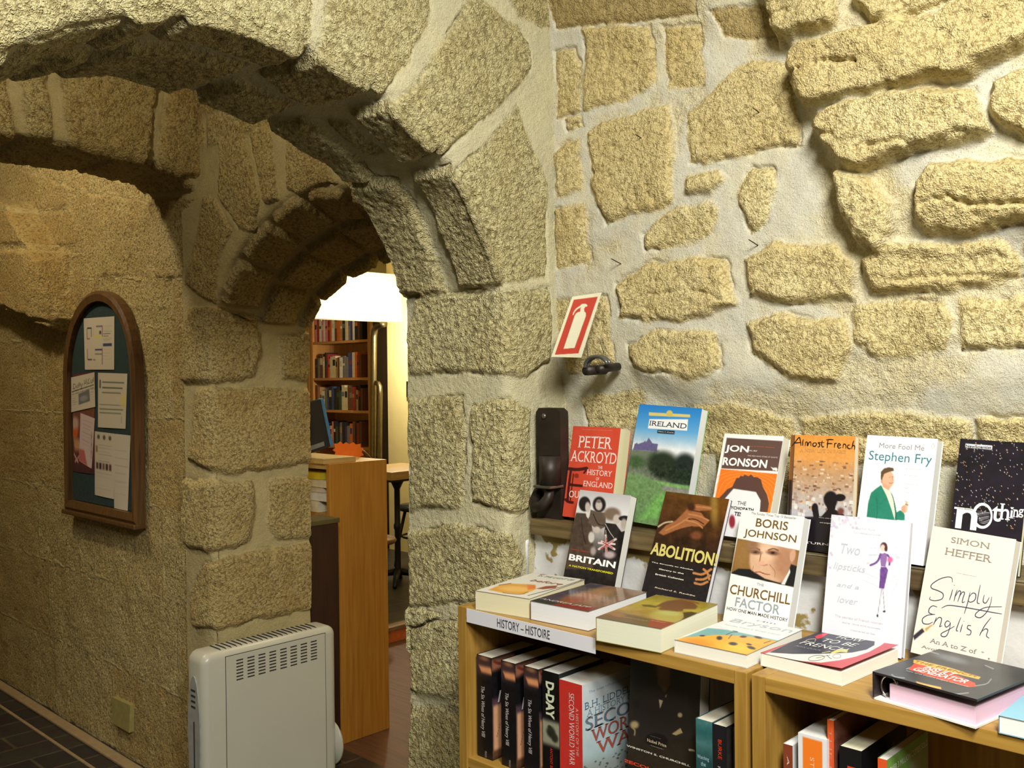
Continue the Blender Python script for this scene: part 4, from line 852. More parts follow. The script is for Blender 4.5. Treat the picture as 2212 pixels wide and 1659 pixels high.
def f_boris(f):
    BR = (118, 90, 40); pm = f.mask(z3((343, 968), (842, 1066), (796, 1362), (290, 1250)))
    f.put(pm, (132, 96, 50)); f.ell(z3((380, 1080))[0], 26, 36, (150, 112, 62), .6, clip=pm)
    S1, S2 = (214, 172, 140), (176, 128, 98)
    f.ell(z3((610, 1130))[0], 46, 60, S1, .08, 8, clip=pm); f.ell(z3((720, 1160))[0], 24, 40, S2, .6, clip=pm); f.ell(z3((560, 1080))[0], 22, 18, (230, 192, 160), .7, clip=pm)
    f.poly(z3((300, 1240), (350, 1210), (440, 1215), (560, 1290), (700, 1330), (750, 1230), (770, 1175), (842, 1200), (842, 1362), (290, 1290)), (28, 28, 30), 1.5, clip=pm); f.poly(z3((690, 1335), (740, 1250), (760, 1210), (764, 1240), (720, 1340)), (226, 222, 218), 1, clip=pm)
    f.ell(z3((783, 1105))[0], 6, 14, (206, 160, 130), .2, 10, clip=pm)
    for c0, rx, ry in (((485, 1078), 13, 5), ((625, 1085), 13, 5)): f.ell(z3(c0)[0], rx, ry, (120, 80, 60), .6, 8, clip=pm); f.ell(z3(c0)[0], 4, 2.4, (40, 30, 30), .4, clip=pm)
    f.line(z3((445, 1052), (485, 1046), (520, 1060)), 3, (120, 84, 62)); f.line(z3((590, 1062), (630, 1052), (668, 1066)), 3, (120, 84, 62)); f.line(z3((530, 1090), (520, 1150), (516, 1172), (545, 1185), (580, 1180)), 2.2, (160, 110, 84)); f.ell(z3((535, 1168))[0], 8, 5, (222, 172, 142), .5, clip=pm)
    f.line(z3((478, 1240), (520, 1238), (560, 1252), (600, 1258)), 2.4, (150, 80, 66)); f.line(z3((600, 1180), (640, 1230), (640, 1280)), 1.6, (170, 122, 94)); f.line(z3((470, 1190), (460, 1230)), 1.4, (170, 122, 94)); f.ell(z3((470, 1020))[0], 12, 14, (150, 112, 84), .8, clip=pm)
    f.noise(24, 7, 2, pm); Wh = (240, 239, 236)
    f.put(1 - np.maximum(pm, (f.V > -1) * 0), Wh)
    f.text('The Sunday Times Top 10 Bestseller', *z3((456, 758), (812, 826)), (120, 120, 124)); f.text('BORIS', *z3((498, 808), (742, 908)), BR, bold=.012); f.text('JOHNSON', *z3((402, 892), (806, 1024)), BR, bold=.012)
    f.text('THE', *z3((500, 1324), (552, 1354)), (130, 130, 130)); f.text('CHURCHILL', *z3((292, 1332), (760, 1500)), BR, bold=.012); f.text('FACTOR', *z3((334, 1436), (676, 1580)), (150, 160, 164), bold=.012); f.text('HOW ONE MAN MADE HISTORY', *z3((262, 1512), (742, 1636)), (64, 54, 44), bold=.008)
book('paperback_book', 'white paperback with brown capitals and a portrait of a bald man across its cover', 'book', stand(1.482, .845, TT + .0005, .125, 18.0, -.9, .6, .026), .125, .202, .024, f_boris, base=(240, 239, 236), pages=(226, 226, 222), res=(110, 180), group=GL)
def f_lip(f):
    f.noise(3, 2); P1 = (214, 206, 224); rng = random.Random(8)
    for i in range(46):
        u, v = rng.random() * .36, rng.random() * .1
        if i > 26: u, v = rng.random() * .05, rng.random() * .42
        f.ell((u, v), .016, .010, rng.choice([P1, (222, 210, 228), (204, 196, 218)]), .5, frac=True)
    T = (196, 200, 212)
    f.text('Two', *z3((1172, 1008), (1318, 1108)), T, shear=.25); f.text('lipsticks', *z3((1112, 1158), (1360, 1262)), T, shear=.25); f.text('and a', *z3((1138, 1318), (1310, 1378)), T, shear=.25); f.text('lover', *z3((1142, 1426), (1300, 1504)), T, shear=.25)
    for tx, a, b in (('Helena Frith Powell', (120, 878), (290, 912)), ('Two lipsticks and a lover', (116, 912), (336, 956))): f.text(tx, *z4(a, b), (214, 216, 226))
    for i, (a, b) in enumerate((((-30, 1574), (350, 1660)), ((30, 1630), (330, 1700)), ((90, 1690), (290, 1740)))): f.text(('The secrets of French women', 'style, love and success', 'uncovered at last')[i], *z4(a, b), (216, 202, 214))
    Pu = (112, 74, 146); f.poly(z4((325, 1085), (345, 1092), (368, 1084), (388, 1100), (378, 1160), (372, 1196), (336, 1192), (330, 1140)), (146, 110, 170)); f.line(z4((330, 1100), (316, 1140), (292, 1166), (252, 1184)), 4.5, Pu); f.line(z4((386, 1100), (404, 1130), (402, 1180)), 4, Pu)
    f.poly(z4((336, 1196), (378, 1198), (392, 1222), (376, 1300), (360, 1372), (320, 1366), (326, 1280), (328, 1220)), Pu); f.noise(40, 20, 3, f.mask(z4((320, 1196), (392, 1200), (360, 1372), (318, 1368))))
    f.ell(z4((358, 1034))[0], 7.5, 9, (86, 50, 50)); f.ell(z4((350, 1046))[0], 5, 7.5, (236, 206, 196), .3); f.ell(z4((376, 1052))[0], 3.5, 6, (86, 50, 50)); f.ell(z4((408, 1140))[0], 6, 6, (216, 110, 160), .5); f.ell(z4((232, 1168))[0], 3, 2, (236, 206, 196))
    for a in (((338, 1372), (330, 1450), (308, 1580)), ((350, 1372), (356, 1440), (364, 1545))): f.line(z4(*a), 1.1, (140, 130, 140))
    f.ell(z4((308, 1586))[0], 2, 3, (60, 50, 60)); f.ell(z4((362, 1552))[0], 3, 2, (60, 50, 60))
    for a in (((190, 1300), (280, 1340), (320, 1360)), ((240, 1110), (310, 1100)), ((400, 1310), (440, 1270), (460, 1330), (430, 1400)), ((150, 1230), (220, 1250), (310, 1290)), ((250, 1050), (310, 1045)), ((450, 1050), (490, 1056), (490, 1120))): f.line(z4(*a), .9, (206, 206, 220))
    f.poly(z4((236, 1096), (310, 1092), (310, 1108), (236, 1112)), (206, 216, 226)); f.poly(z4((448, 1108), (484, 1112), (484, 1136), (452, 1132)), (206, 216, 226))
book('paperback_book', 'pale lilac white book with a drawn woman in a purple dress on its cover', 'book', stand(1.486, .657, TT + .0005, .133, 11.7, -.3, -.1, .012), .133, .213, .013, f_lip, base=(228, 231, 240), pages=(214, 216, 222), res=(120, 190), group=GL)
def f_simon(f):
    f.noise(3, 2); G = (150, 138, 122); N_ = (64, 70, 92)
    f.text('SIMON', *z4((900, 958), (1200, 1056)), G, serif=True); f.text('HEFFER', *z4((852, 1042), (1218, 1166)), G, serif=True)
    for i, tx in enumerate(('Advice that will change for ever the', 'way you use written words', 'The Spectator')): f.text(tx, *z4((824 + 36 * i + (i == 2) * 40, 1152 + 44 * i), (1218 - 50 * i - (i == 2) * 20, 1228 + 26 * i)), (170, 160, 146))
    for st in [[(906, 1320), (900, 1284), (860, 1278), (800, 1296), (742, 1336), (740, 1366), (790, 1386), (830, 1410), (824, 1450), (770, 1466), (726, 1456), (730, 1434)], [(908, 1376), (896, 1420), (882, 1462)], [(918, 1340), (922, 1346)], [(944, 1380), (930, 1420), (918, 1470)], [(930, 1430), (956, 1390), (972, 1396), (960, 1440), (948, 1474)], [(960, 1436), (986, 1398), (1002, 1404), (990, 1446), (984, 1480), (1006, 1474)], [(1046, 1400), (1028, 1480), (1000, 1570)], [(1036, 1440), (1066, 1406), (1092, 1416), (1084, 1460), (1050, 1478), (1030, 1466)], [(1128, 1340), (1112, 1420), (1104, 1480), (1124, 1490)], [(1160, 1420), (1150, 1470), (1172, 1484), (1200, 1440)], [(1220, 1436), (1206, 1500), (1176, 1560), (1130, 1600), (1090, 1590), (1100, 1560), (1170, 1520), (1300, 1514)],
               [(820, 1524), (870, 1504), (960, 1512), (1100, 1536), (1240, 1562), (1300, 1572)]]: f.stroke(z4(*st), 2.0, N_)
    for st in [[(1268, 248), (1230, 238), (1200, 262), (1196, 296), (1228, 312), (1250, 312)], [(1232, 314), (1180, 322), (1140, 352), (1146, 390), (1190, 398), (1230, 380)], [(1262, 340), (1250, 372), (1236, 402)], [(1248, 380), (1280, 342), (1306, 348), (1300, 392), (1290, 420), (1312, 412)], [(1380, 380), (1356, 370), (1336, 396), (1346, 424), (1372, 410), (1384, 384)], [(1386, 384), (1376, 440), (1350, 500), (1312, 506), (1306, 480), (1370, 446), (1420, 416)], [(1476, 340), (1452, 400), (1436, 452), (1452, 458)], [(1490, 400), (1478, 440), (1470, 470)], [(1500, 372), (1504, 376)], [(1566, 412), (1540, 410), (1534, 436), (1564, 458), (1556, 490), (1524, 490)], [(1740, 340), (1680, 420), (1640, 500)], [(1650, 470), (1690, 440), (1712, 452), (1700, 500), (1724, 522)], [(1650, 470), (1640, 500)]]: f.stroke(z7(*st), 2.0, N_)
    f.poly(z7((1056, 500), (1140, 430), (1160, 462), (1066, 540)), (50, 48, 62)); f.line(z7((1140, 432), (1160, 464)), 2, (210, 190, 130), sm=False); f.poly(z7((1158, 438), (1206, 408), (1248, 394), (1200, 432), (1172, 462)), (196, 158, 88))
    f.text('An A to Z of', *z7((1208, 520), (1612, 662)), (132, 126, 122), serif=True); f.text('Avoidable Errors', *z7((1130, 580), (1640, 736)), (132, 126, 122), serif=True); f.ell(z7((1668, 645))[0], 3, 1.4, (110, 104, 100)); f.ell(z7((1720, 702))[0], 2.4, 1.4, (110, 104, 100))
book('paperback_book', 'cream paperback with blue handwritten lettering and a fountain pen on its cover', 'book', stand(1.484, .515, TT + .0005, .124, 17.0, -2.5, 3.3, .028), .124, .200, .025, f_simon, base=(230, 222, 212), pages=(226, 222, 212), res=(110, 180), group=GL)
# ------------------------------------------------------------------ books lying on the bookcases
def lie(x, y, t, yaw): return frame_((x, y, TT + t + .0004), yaw, 90.)
def f_fl1(f):
    f.noise(4, 4)
    f.poly(r1((330, 400), (500, 330), (690, 300), (950, 310), (1080, 330), (1080, 390), (900, 470), (560, 445)), (222, 158, 60), 2); f.ell(r1((760, 385))[0], 34, 6, (238, 186, 96), .4, 3); f.poly(r1((950, 315), (1075, 320), (1085, 370), (960, 400)), (226, 124, 50), 2); f.line(r1((500, 325), (690, 296)), 1.6, (150, 90, 50)); f.line(r1((560, 445), (830, 470), (960, 430)), 1.2, (130, 96, 40))
    f.poly(r1((1090, 380), (1250, 340), (1440, 330), (1400, 370), (1200, 390)), (150, 80, 60), 1); f.line(r1((960, 490), (1500, 350), (2070, 160)), 1.2, (90, 84, 66), sm=False)
    f.text4('before', *r1((1000, 252), (1620, 282), (960, 284)), (150, 84, 74), shear=.2, bold=.01); f.text4('IN THE LIGHT OF', *r1((1090, 190), (1790, 215), (1060, 212)), (110, 112, 116)); f.poly(r1((1150, 150), (1270, 140), (1265, 152), (1160, 158)), (170, 60, 50)); f.poly(r1((1850, 186), (1980, 172), (1970, 186), (1860, 198)), (180, 70, 60)); f.line(r1((1790, 250), (1850, 205), (1960, 180)), 1, (110, 70, 60))
book('paperback_book', 'pale cream paperback with an orange blotch on its cover, lying at the archway end', 'book', lie(1.279, 1.262, .037, 8.3), .126, .200, .037, f_fl1, base=(228, 224, 210), pages=(222, 214, 176), group=GF)
def f_fl2(f):
    f.grad([(0, (150, 112, 84)), (.35, (146, 106, 80)), (.7, (140, 104, 74)), (.9, (120, 84, 60)), (1, (100, 60, 48))])
    f.poly([(0, 0), (.3, 0), (.2, .6), (.34, .86), (.3, 1), (0, 1)], (70, 62, 78), 14, True); f.ell((.55, .45), .2, .22, (170, 120, 90), .8, frac=True); f.ell((.45, .7), .14, .12, (146, 70, 44), .7, frac=True); f.ell((.8, .3), .16, .25, (130, 100, 70), .8, frac=True)
    f.noise(9, 18, 4, 1.0, (1, .85, .7)); f.poly([(.42, .90), (1, .84), (1, 1), (.3, 1)], (134, 46, 40), 3, True); f.poly([(0, .88), (.42, .90), (.36, 1), (0, 1)], (40, 52, 54), 4, True)
    f.text4('ANDREA JAPP', *r1((1185, 535), (1995, 672), (1160, 562)), (226, 216, 206), shear=.2)
book('paperback_book', 'glossy purple brown paperback lying between the cream and sunflower ones', 'book', lie(1.2885, 1.128, .035, 3.5), .132, .192, .035, f_fl2, base=(140, 104, 80), pages=(226, 228, 230), group=GF, rough=.16)
def f_fl3(f):
    f.grad([(0, (146, 126, 40)), (.3, (176, 160, 56)), (.6, (170, 140, 64)), (1, (120, 88, 50))]); f.noise(9, 20, 5)
    f.poly(r2((1070, 350), (1150, 320), (1350, 300), (1520, 340), (1590, 400), (1560, 440), (1380, 440), (1370, 470), (1180, 480), (1080, 470), (1020, 440), (1060, 410), (980, 400)), (120, 80, 46), 2); f.poly(r2((780, 375), (900, 380), (1010, 400), (980, 420), (800, 400)), (104, 88, 36), 1.5); f.line(r2((1250, 270), (1420, 300), (1600, 360)), 4, (140, 96, 50))
    f.ell(r2((1150, 560))[0], 38, 13, (180, 164, 84), .4, 8); f.ell(r2((1180, 500))[0], 26, 5, (186, 184, 104), .5, 5); f.poly(r2((1380, 490), (1500, 480), (1640, 510), (1600, 560), (1400, 640), (1330, 620), (1390, 560)), (78, 64, 30), 2)
    f.poly(r2((900, 580), (1290, 645), (1060, 735), (860, 690)), (150, 72, 52), 1.5); f.poly(r2((160, 555), (420, 480), (900, 580), (860, 690), (600, 650)), (112, 90, 56), 2); f.ell(r2((430, 520))[0], 16, 5, (150, 110, 66), .5, 8); f.text4('A NOVEL OF THE SOUTH', *r2((560, 545), (860, 622), (552, 560)), (190, 160, 110)); f.text4('Sunflowers', *r2((945, 594), (1140, 640), (936, 612)), (226, 150, 130), shear=.2)
book('paperback_book', 'thick paperback with an olive yellow painted cover lying third from the archway', 'book', lie(1.262, .953, .040, 5.5), .126, .205, .040, f_fl3, base=(170, 150, 60), pages=(222, 222, 198), group=GF)
def f_fl4(f):
    f.poly(z6((640, 545), (930, 432), (1100, 448), (1560, 545), (1280, 700), (700, 640)), (122, 178, 178), 1.4); f.poly(z6((600, 545), (760, 512), (1000, 492), (1250, 500), (1420, 525), (1560, 552), (1285, 700), (640, 600)), (246, 178, 66), 1.4)
    f.ell(z6((820, 560))[0], 34, 8, (245, 150, 50), .8, 10); f.ell(z6((1180, 600))[0], 34, 10, (250, 200, 70), .8, 10); f.noise(12, 7, 3)
    for c0, rx, ry, a in (((1150, 570), 9, 3.4, 5), ((1310, 605), 9, 3, 15), ((1240, 508), 7, 2.2, 0), ((1370, 515), 8, 2.4, 12), ((1290, 575), 6, 1.8, 10), ((1030, 520), 6, 4, 0), ((880, 500), 6, 1.6, 0)): f.ell(z6(c0)[0], rx, ry, (60, 54, 60), .5, a)
    f.line(z6((1090, 490), (1140, 470), (1190, 466), (1150, 456)), 1.4, (60, 90, 90)); f.line(z6((1110, 525), (1140, 490)), 1.6, (60, 70, 60)); f.line(z6((1420, 565), (1480, 545)), 1.6, (110, 84, 50))
    G = (190, 200, 206); f.text4('Bill', *z6((1410, 345), (1575, 372), (1375, 375)), G, bold=-.004); f.text4('Bryson', *z6((1170, 352), (1705, 448), (1120, 388)), G, bold=-.004); f.text4('Notes from a Small Island', *z6((1085, 402), (1575, 486), (1078, 410)), (206, 210, 214))
book('paperback_book', 'white paperback with a teal and orange beach picture lying below the bald portrait', 'book', lie(1.2885, .813, .021, 1.3), .130, .190, .021, f_fl4, base=(238, 239, 238), pages=(228, 227, 216), group=GF)
def f_fl5(f):
    R_, N_, W_ = (204, 74, 86), (52, 54, 72), (238, 236, 228); f.C[:] = R_
    f.poly(r3((0, 530), (160, 470), (640, 240), (1020, 120), (1330, 205), (1620, 265), (1800, 320), (1880, 370), (1800, 430), (1640, 520), (1440, 590), (1190, 640), (920, 668), (500, 610)), W_, 1); f.poly(r3((150, 480), (640, 240), (1010, 132), (1250, 195), (1480, 240), (1640, 290), (1725, 350), (1720, 410), (1600, 480), (1380, 520), (900, 520), (500, 510)), N_, 1)
    f.noise(8, 6, 2); f.poly(r3((830, 240), (880, 215), (960, 195), (1070, 180), (1000, 220), (930, 265), (860, 280)), (222, 62, 80), 1); f.line(r3((700, 300), (740, 285), (840, 280), (830, 320)), 1.2, (226, 190, 180)); f.poly(r3((1160, 460), (1230, 444), (1330, 470), (1310, 515), (1210, 500), (1080, 530), (1070, 505)), (230, 212, 110), 1); f.line(r3((940, 505), (1060, 485)), 1.4, (230, 212, 110))
    c = [(855 + 120 * math.cos(a), 588 + 44 * math.sin(a) - 12 * math.cos(a)) for a in np.linspace(0, 2 * math.pi, 18)]; f.line(r3(*c), 1.1, (70, 70, 66)); c = [(1160 + 62 * math.cos(a), 570 + 34 * math.sin(a)) for a in np.linspace(0, 2 * math.pi, 14)]; f.line(r3(*c), 1, (90, 90, 80)); f.line(r3((1010, 545), (1050, 590), (1080, 610)), 1.4, (60, 70, 60)); f.line(r3((855, 588), (990, 560), (1060, 545)), 1, (70, 76, 70))
    f.ell(r3((1790, 250))[0], 15, 5, (190, 176, 196), .5, -5); f.ell(r3((1890, 322))[0], 4, 2.4, W_, .4)
    f.text4('HOW', *r3((1185, 258), (1640, 305), (1140, 300)), W_); f.text4('TO BE', *r3((975, 288), (1530, 375), (925, 340)), W_); f.text4('FRENCH', *r3((650, 328), (1400, 440), (592, 378)), W_); f.text4('ALEX QUICK', *r3((530, 388), (980, 452), (508, 410)), (150, 150, 160))
book('paperback_book', 'paperback with navy and red cover curling open, lying below the pale lilac book', 'book', lie(1.3115, .672, .020, -4.5), .136, .172, .020, f_fl5, base=(204, 74, 86), sbase=(238, 236, 228), back=(238, 236, 228), pages=(236, 234, 222), res=(130, 130), group=GF, lift=.006)
f7 = lie(1.266, .318, .022, 0)
def f_fl7(f):
    f.noise(4, 4); f.line([(0, .33), (1, .33)], .008, (70, 120, 150), True, False); f.poly([(0, 0), (1, 0), (1, .33), (0, .33)], (168, 206, 220), 1, True); f.text('Travel', (.3, .5), (.7, .62), (60, 110, 150), frac=True)
book('paperback_book', 'light blue book lying at the right edge of the picture', 'book', f7, .130, .150, .022, f_fl7, base=(148, 200, 222), pages=(232, 232, 228), group=GF)
# ring binder
Mb = frame_((1.272, .478, TT + .0385), -9.5, 90.)
bpy.context.view_layer.update()
rb = thing('ring_binder', 'black ring binder book with pink pages lying on the right bookcase', 'binder', M=Mb)
fb = Face(Mb, (-.073, 0, 0), (1, 0, 0), (0, 0, 1), .146, .172, 130, 150, (58, 60, 62))
fb.noise(6, 10, 3); fb.ell(z7((1390, 700))[0], 34, 7, (116, 120, 124), .7, 14); fb.ell(z7((1140, 860))[0], 70, 12, (44, 46, 48), .6, 14)
for a in (((870, 840), (900, 860), (980, 870)), ((1330, 990), (1430, 1010), (1540, 1000)), ((1150, 650), (1200, 640), (1280, 660)), ((1690, 760), (1760, 790)), ((1740, 880), (1700, 920), (1600, 940)), ((1000, 790), (1060, 770))): fb.line(z7(*a), 2.6, (134, 140, 142))
fb.poly(z7((1062, 710), (1120, 716), (1380, 780), (1650, 862), (1630, 882), (1400, 826), (1140, 760), (1058, 738)), (226, 180, 80)); fb.poly(z7((1066, 742), (1150, 760), (1390, 820), (1600, 915), (1604, 946), (1540, 950), (1250, 870), (1015, 796)), (226, 74, 48))
fb.text4('THE FRENCH', *z7((1090, 716), (1620, 852), (1078, 730)), (150, 110, 50)); fb.text4('INSULT', *z7((1190, 768), (1452, 836), (1166, 800)), (250, 226, 222), bold=.03); fb.text4('GENERATOR', *z7((1090, 782), (1582, 894), (1066, 814)), (250, 226, 222), bold=.03)
fb.text4('mix and match pages of insults', *z7((1006, 806), (1545, 946), (1000, 814)), (220, 220, 220)); fb.poly(z7((1080, 898), (1160, 920), (1300, 950), (1305, 970), (1200, 950), (1090, 915)), (222, 170, 84))
g = fb.geo(); printed('front_board', [g], rb, .3, [([(-.073, .003, 0), (.073, .003, 0), (.073, .003, .172), (-.073, .003, .172)], (50, 50, 52)), ([(-.073, 0, 0), (.073, 0, 0), (.073, .003, 0), (-.073, .003, 0)], (40, 36, 40)), ([(.073, 0, 0), (.073, 0, .172), (.073, .003, .172), (.073, .003, 0)], (46, 44, 46))])
MBK = mat('binder_black', (44, 36, 38), .35); b_ = MB(); b_.box((-.073, .0005, 0), (-.0705, .038, .172)); b_.build('spine', MBK, rb)
b_ = MB(); b_.box((-.073, .0355, 0), (.071, .038, .172)); b_.build('back_board', mat('binder_back_white', (226, 222, 214), .4), rb, label='white back board')
b_ = MB(); b_.box((-.052, .0135, .008), (.067, .0352, .164)); b_.build('pages', pages_mat('pages_pink', (232, 196, 216)), rb, label='pink pages')
for zz in (.012, .152):
    b_ = MB(); b_.tube([(-.055 + .0125 * math.cos(a), .0195 + .0150 * math.sin(a), zz) for a in np.linspace(0, 2 * math.pi, 25)], .0016, 8); b_.build('ring', mat('chrome', (220, 220, 222), .2, 1.0), rb, label='chrome binder ring')

# ------------------------------------------------------------------ books in the bookcases
def shelved(name, label, pxl, pxr, ytop, h, spine, front=None, w=.129, base=(20, 18, 20), sbase=None, pages=(226, 220, 200), x=1.292, group='books in the left bookcase', roll=0., ztop=None):
    yl = spot(pxl, ytop, 'x', x)[1]; yr = spot(pxr, ytop, 'x', x)[1]; yr = max(yr, .7605) if pxr < 1640 else yr; zt = spot((pxl + pxr) / 2, ytop, 'x', x)[2] if ztop is None else ztop
    t = yl - yr; M = Matrix.Translation((x + w / 2, yr, ZS + .0004)) @ Matrix.Rotation(math.radians(roll), 4, 'X')
    h = (zt - ZS) if h is None else h
    return book(name, label, 'book', M, w, h, t, front, spine, base, sbase, pages, (70, 110), (30, 150), group)
def sp_six(f):
    f.ell((.45, .09), .7, .10, (70, 50, 50), .6, frac=True); f.ell((.5, .025), .3, .02, (140, 96, 70), .7, frac=True); f.poly([(.14, .105), (.95, .098), (1, .165), (.3, .165)], (222, 150, 100), 4, True); f.noise(20, 7)
    f.text('The Six Wives of Henry VIII', (.22, .30), (.52, .80), (214, 208, 204), rot=True, frac=True, serif=True, shear=.2); f.text('PENGUIN', (.5, .93), (.62, .99), (170, 166, 166), rot=True, frac=True)
def fr_six(f):
    f.poly([(0, .02), (.5, .02), (.5, .13), (0, .13)], (150, 96, 74), 6, True); f.line([(.05, .04), (.2, .08), (.4, .05)], .03, (110, 50, 40), True)
    f.poly([(.02, .45), (.5, .45), (.5, .93), (.02, .93)], (216, 158, 120), 5, True); f.poly([(.0, .40), (.5, .40), (.5, .47), (.0, .47)], (76, 56, 66), 5, True); f.poly([(.0, .91), (.5, .91), (.5, .99), (.0, .99)], (96, 66, 46), 5, True)
    f.text('I', (.12, .34), (.2, .45), (236, 230, 230), frac=True, shear=.2); f.line([(.17, .66), (.1, .78)], .006, (60, 50, 46), True); f.noise(16, 9)
for (a, b, yt), lb in zip(((1029.7, 1061.7, 1417.5), (1082, 1113, 1430), (1131, 1163, 1442)), ('first from the bookcase side', 'between its two copies', 'beside the soldier spine')):
    shelved('paperback_book', 'black spined paperback with an orange patch, ' + lb, a, b, yt, None, sp_six, fr_six, pages=(214, 208, 190))
def sp_dday(f):
    f.poly([(0, .44), (1, .44), (1, .66), (0, .66)], (150, 150, 128), 5, True); f.ell((.5, .54), .26, .05, (44, 46, 36), .4, frac=True); f.ell((.72, .58), .2, .04, (44, 46, 36), .4, frac=True); f.ell((.42, .50), .12, .02, (44, 46, 36), .4, frac=True); f.noise(14, 12)
    f.text('D-DAY', (.22, .09), (.72, .42), (216, 222, 190), rot=True, frac=True, bold=.045); f.text('ANTONY BEEVOR', (.44, .68), (.6, .96), (196, 50, 32), rot=True, frac=True, bold=.02)
shelved('paperback_book', 'black history book with a soldier photograph on its spine', 1171, 1207, 1452, None, sp_dday, None, base=(16, 15, 16), pages=(210, 208, 200))
def sp_red(f):
    W = (240, 200, 196); f.noise(6, 6); f.text('SECOND WORLD WAR', (.42, .10), (.66, .76), W, rot=True, frac=True, serif=True); f.text('A HISTORY OF THE', (.72, .22), (.84, .66), (232, 180, 176), rot=True, frac=True, serif=True); f.text('LIDDELL HART', (.5, .80), (.66, .98), (206, 90, 84), rot=True, frac=True, serif=True)
def fr_red(f):
    f.grad([(0, (214, 222, 226)), (.3, (200, 216, 222)), (.7, (176, 200, 206)), (1, (150, 160, 160))]); f.noise(8, 8)
    T1, T2 = (96, 126, 148), (176, 84, 62); f.text('The most influential history', (.12, .075), (.95, .105), (140, 170, 200), frac=True)
    f.text('B.H. LIDDELL HART', (.04, .17), (1.5, .235), T1, frac=True, serif=True)
    f.text('A HISTORY OF THE', (.08, .245), (1.35, .305), (130, 150, 164), frac=True, serif=True)
    for k, (tx, y0, y1, x1) in enumerate((('SECOND', .31, .43, 1.45), ('WORLD', .44, .56, 1.2), ('WAR', .57, .69, 1.15))): f.text(tx, (.05 + .1 * k, y0), (x1, y1), (T1, T2, T2)[k], frac=True, serif=True); f.text(tx, (.065 + .1 * k, y0 + .004), (x1 + .015, y1 + .004), (T2, T1, T1)[k], frac=True, serif=True, eps=.0003)
    f.poly([(0, .74), (1, .78), (1, 1), (0, 1)], (140, 150, 148), 20, True); rng = random.Random(2)
    for i in range(60): f.ell((rng.random(), .74 + .25 * rng.random()), .02, .006, (60, 66, 62), .5, frac=True)
def trim_text(root):
    return root
def fr_red_clip(f):
    fr_red(f)
    for k, P in enumerate(f.tv):                       # lettering that would run past the cover edge is cut at it
        u = (P - f.o) @ f.ex; over = np.maximum(u - f.w * .985, 0); f.tv[k] = P - over[:, None] * f.ex
shelved('paperback_book', 'thick book with red spine and pale blue cover', 1208, 1257, 1474, None, sp_red, fr_red_clip, w=.153, base=(190, 208, 214), sbase=(200, 52, 44), pages=(216, 214, 204))
def f_win(f):
    f.grad([(0, (20, 18, 22)), (.45, (40, 34, 28)), (.8, (44, 36, 28)), (.82, (26, 26, 28)), (1, (28, 28, 30))]); f.noise(9, 10, 3, 1 - sstep(.75, .82, f.V), (1, .8, .5))
    f.poly(z6((490, 720), (590, 720), (600, 930), (540, 1020), (490, 930)), (96, 70, 40), 3); f.ell(z6((540, 740))[0], 16, 30, (116, 84, 54), .7); f.poly(z6((420, 950), (500, 930), (560, 1010), (620, 930), (760, 1000), (800, 1400), (260, 1400), (330, 1100)), (42, 36, 34), 4)
    f.poly(z6((500, 1060), (536, 1066), (510, 1140)), (196, 180, 146)); f.poly(z6((555, 1030), (572, 1010), (560, 1045)), (190, 174, 140)); f.ell(z6((286, 1280))[0], 9, 8, (176, 158, 116), .5); f.line(z6((262, 1300), (290, 1330), (286, 1370)), 3, (150, 130, 90)); f.ell(z6((685, 1195))[0], 5, 5, (190, 172, 130), .4); f.poly(z6((615, 1360), (690, 1308), (708, 1350), (650, 1372)), (180, 160, 110)); f.poly(z6((760, 1490), (815, 1500), (812, 1516), (760, 1506)), (190, 180, 140))
    f.ell(z6((480, 1420))[0], 25, 16, (22, 20, 22), .1, 10); f.text('Nobel Prize', *z6((398, 1398), (566, 1478)), (226, 206, 166), serif=True); f.text('~Literature~', *z6((420, 1452), (545, 1500)), (190, 172, 140), serif=True); f.text('WINNER OF THE', *z6((424, 1378), (520, 1400)), (120, 110, 96))
    f.text('WINSTON S. CHURCHILL', *z6((216, 1452), (776, 1650)), (236, 230, 220), serif=True, bold=.02); f.text('MEMOIRS OF THE', *z6((288, 1586), (690, 1720)), (196, 60, 40), serif=True); f.text('SECOND WORLD', *z6((200, 1606), (860, 1800)), (214, 70, 44), serif=True, bold=.03)
xw = 1.345; ywl, ywr = spot(1352, 1580, 'x', xw)[1], spot(1503, 1560, 'x', xw)[1]
Mw = frame_((xw, (ywl + ywr) / 2, ZS + .006), 0, 4., 0)
book('paperback_book', 'dark book facing outwards with a seated man in a black suit on its cover', 'book', Mw, ywl - ywr, .258, .03, f_win, base=(32, 28, 26), res=(110, 190), group='books in the left bookcase')
def sp_eng(f):
    f.grad([(0, (74, 128, 126)), (.1, (40, 96, 98)), (.2, (70, 116, 116)), (.35, (34, 74, 76)), (1, (24, 60, 62))]); f.noise(10, 16); f.text('Watching', (.08, .30), (.8, .34), (170, 206, 206), frac=True); f.text('the', (.3, .35), (.6, .385), (170, 206, 206), frac=True); f.text('ENGLISH', (.12, .42), (.82, .98), (242, 244, 242), rot=True, frac=True, bold=.04, serif=True)
shelved('paperback_book', 'teal spined book with large white capitals beside the seated man', 1503, 1538, 1556, None, sp_eng, None, base=(60, 110, 110), x=1.300)
def sp_burke(f):
    f.noise(5, 3); f.text('BURKE', (.4, .12), (.66, .28), (214, 66, 30), rot=True, frac=True); f.text('Reflections on the Revolution', (.36, .34), (.56, .96), (190, 190, 196), rot=True, frac=True, serif=True)
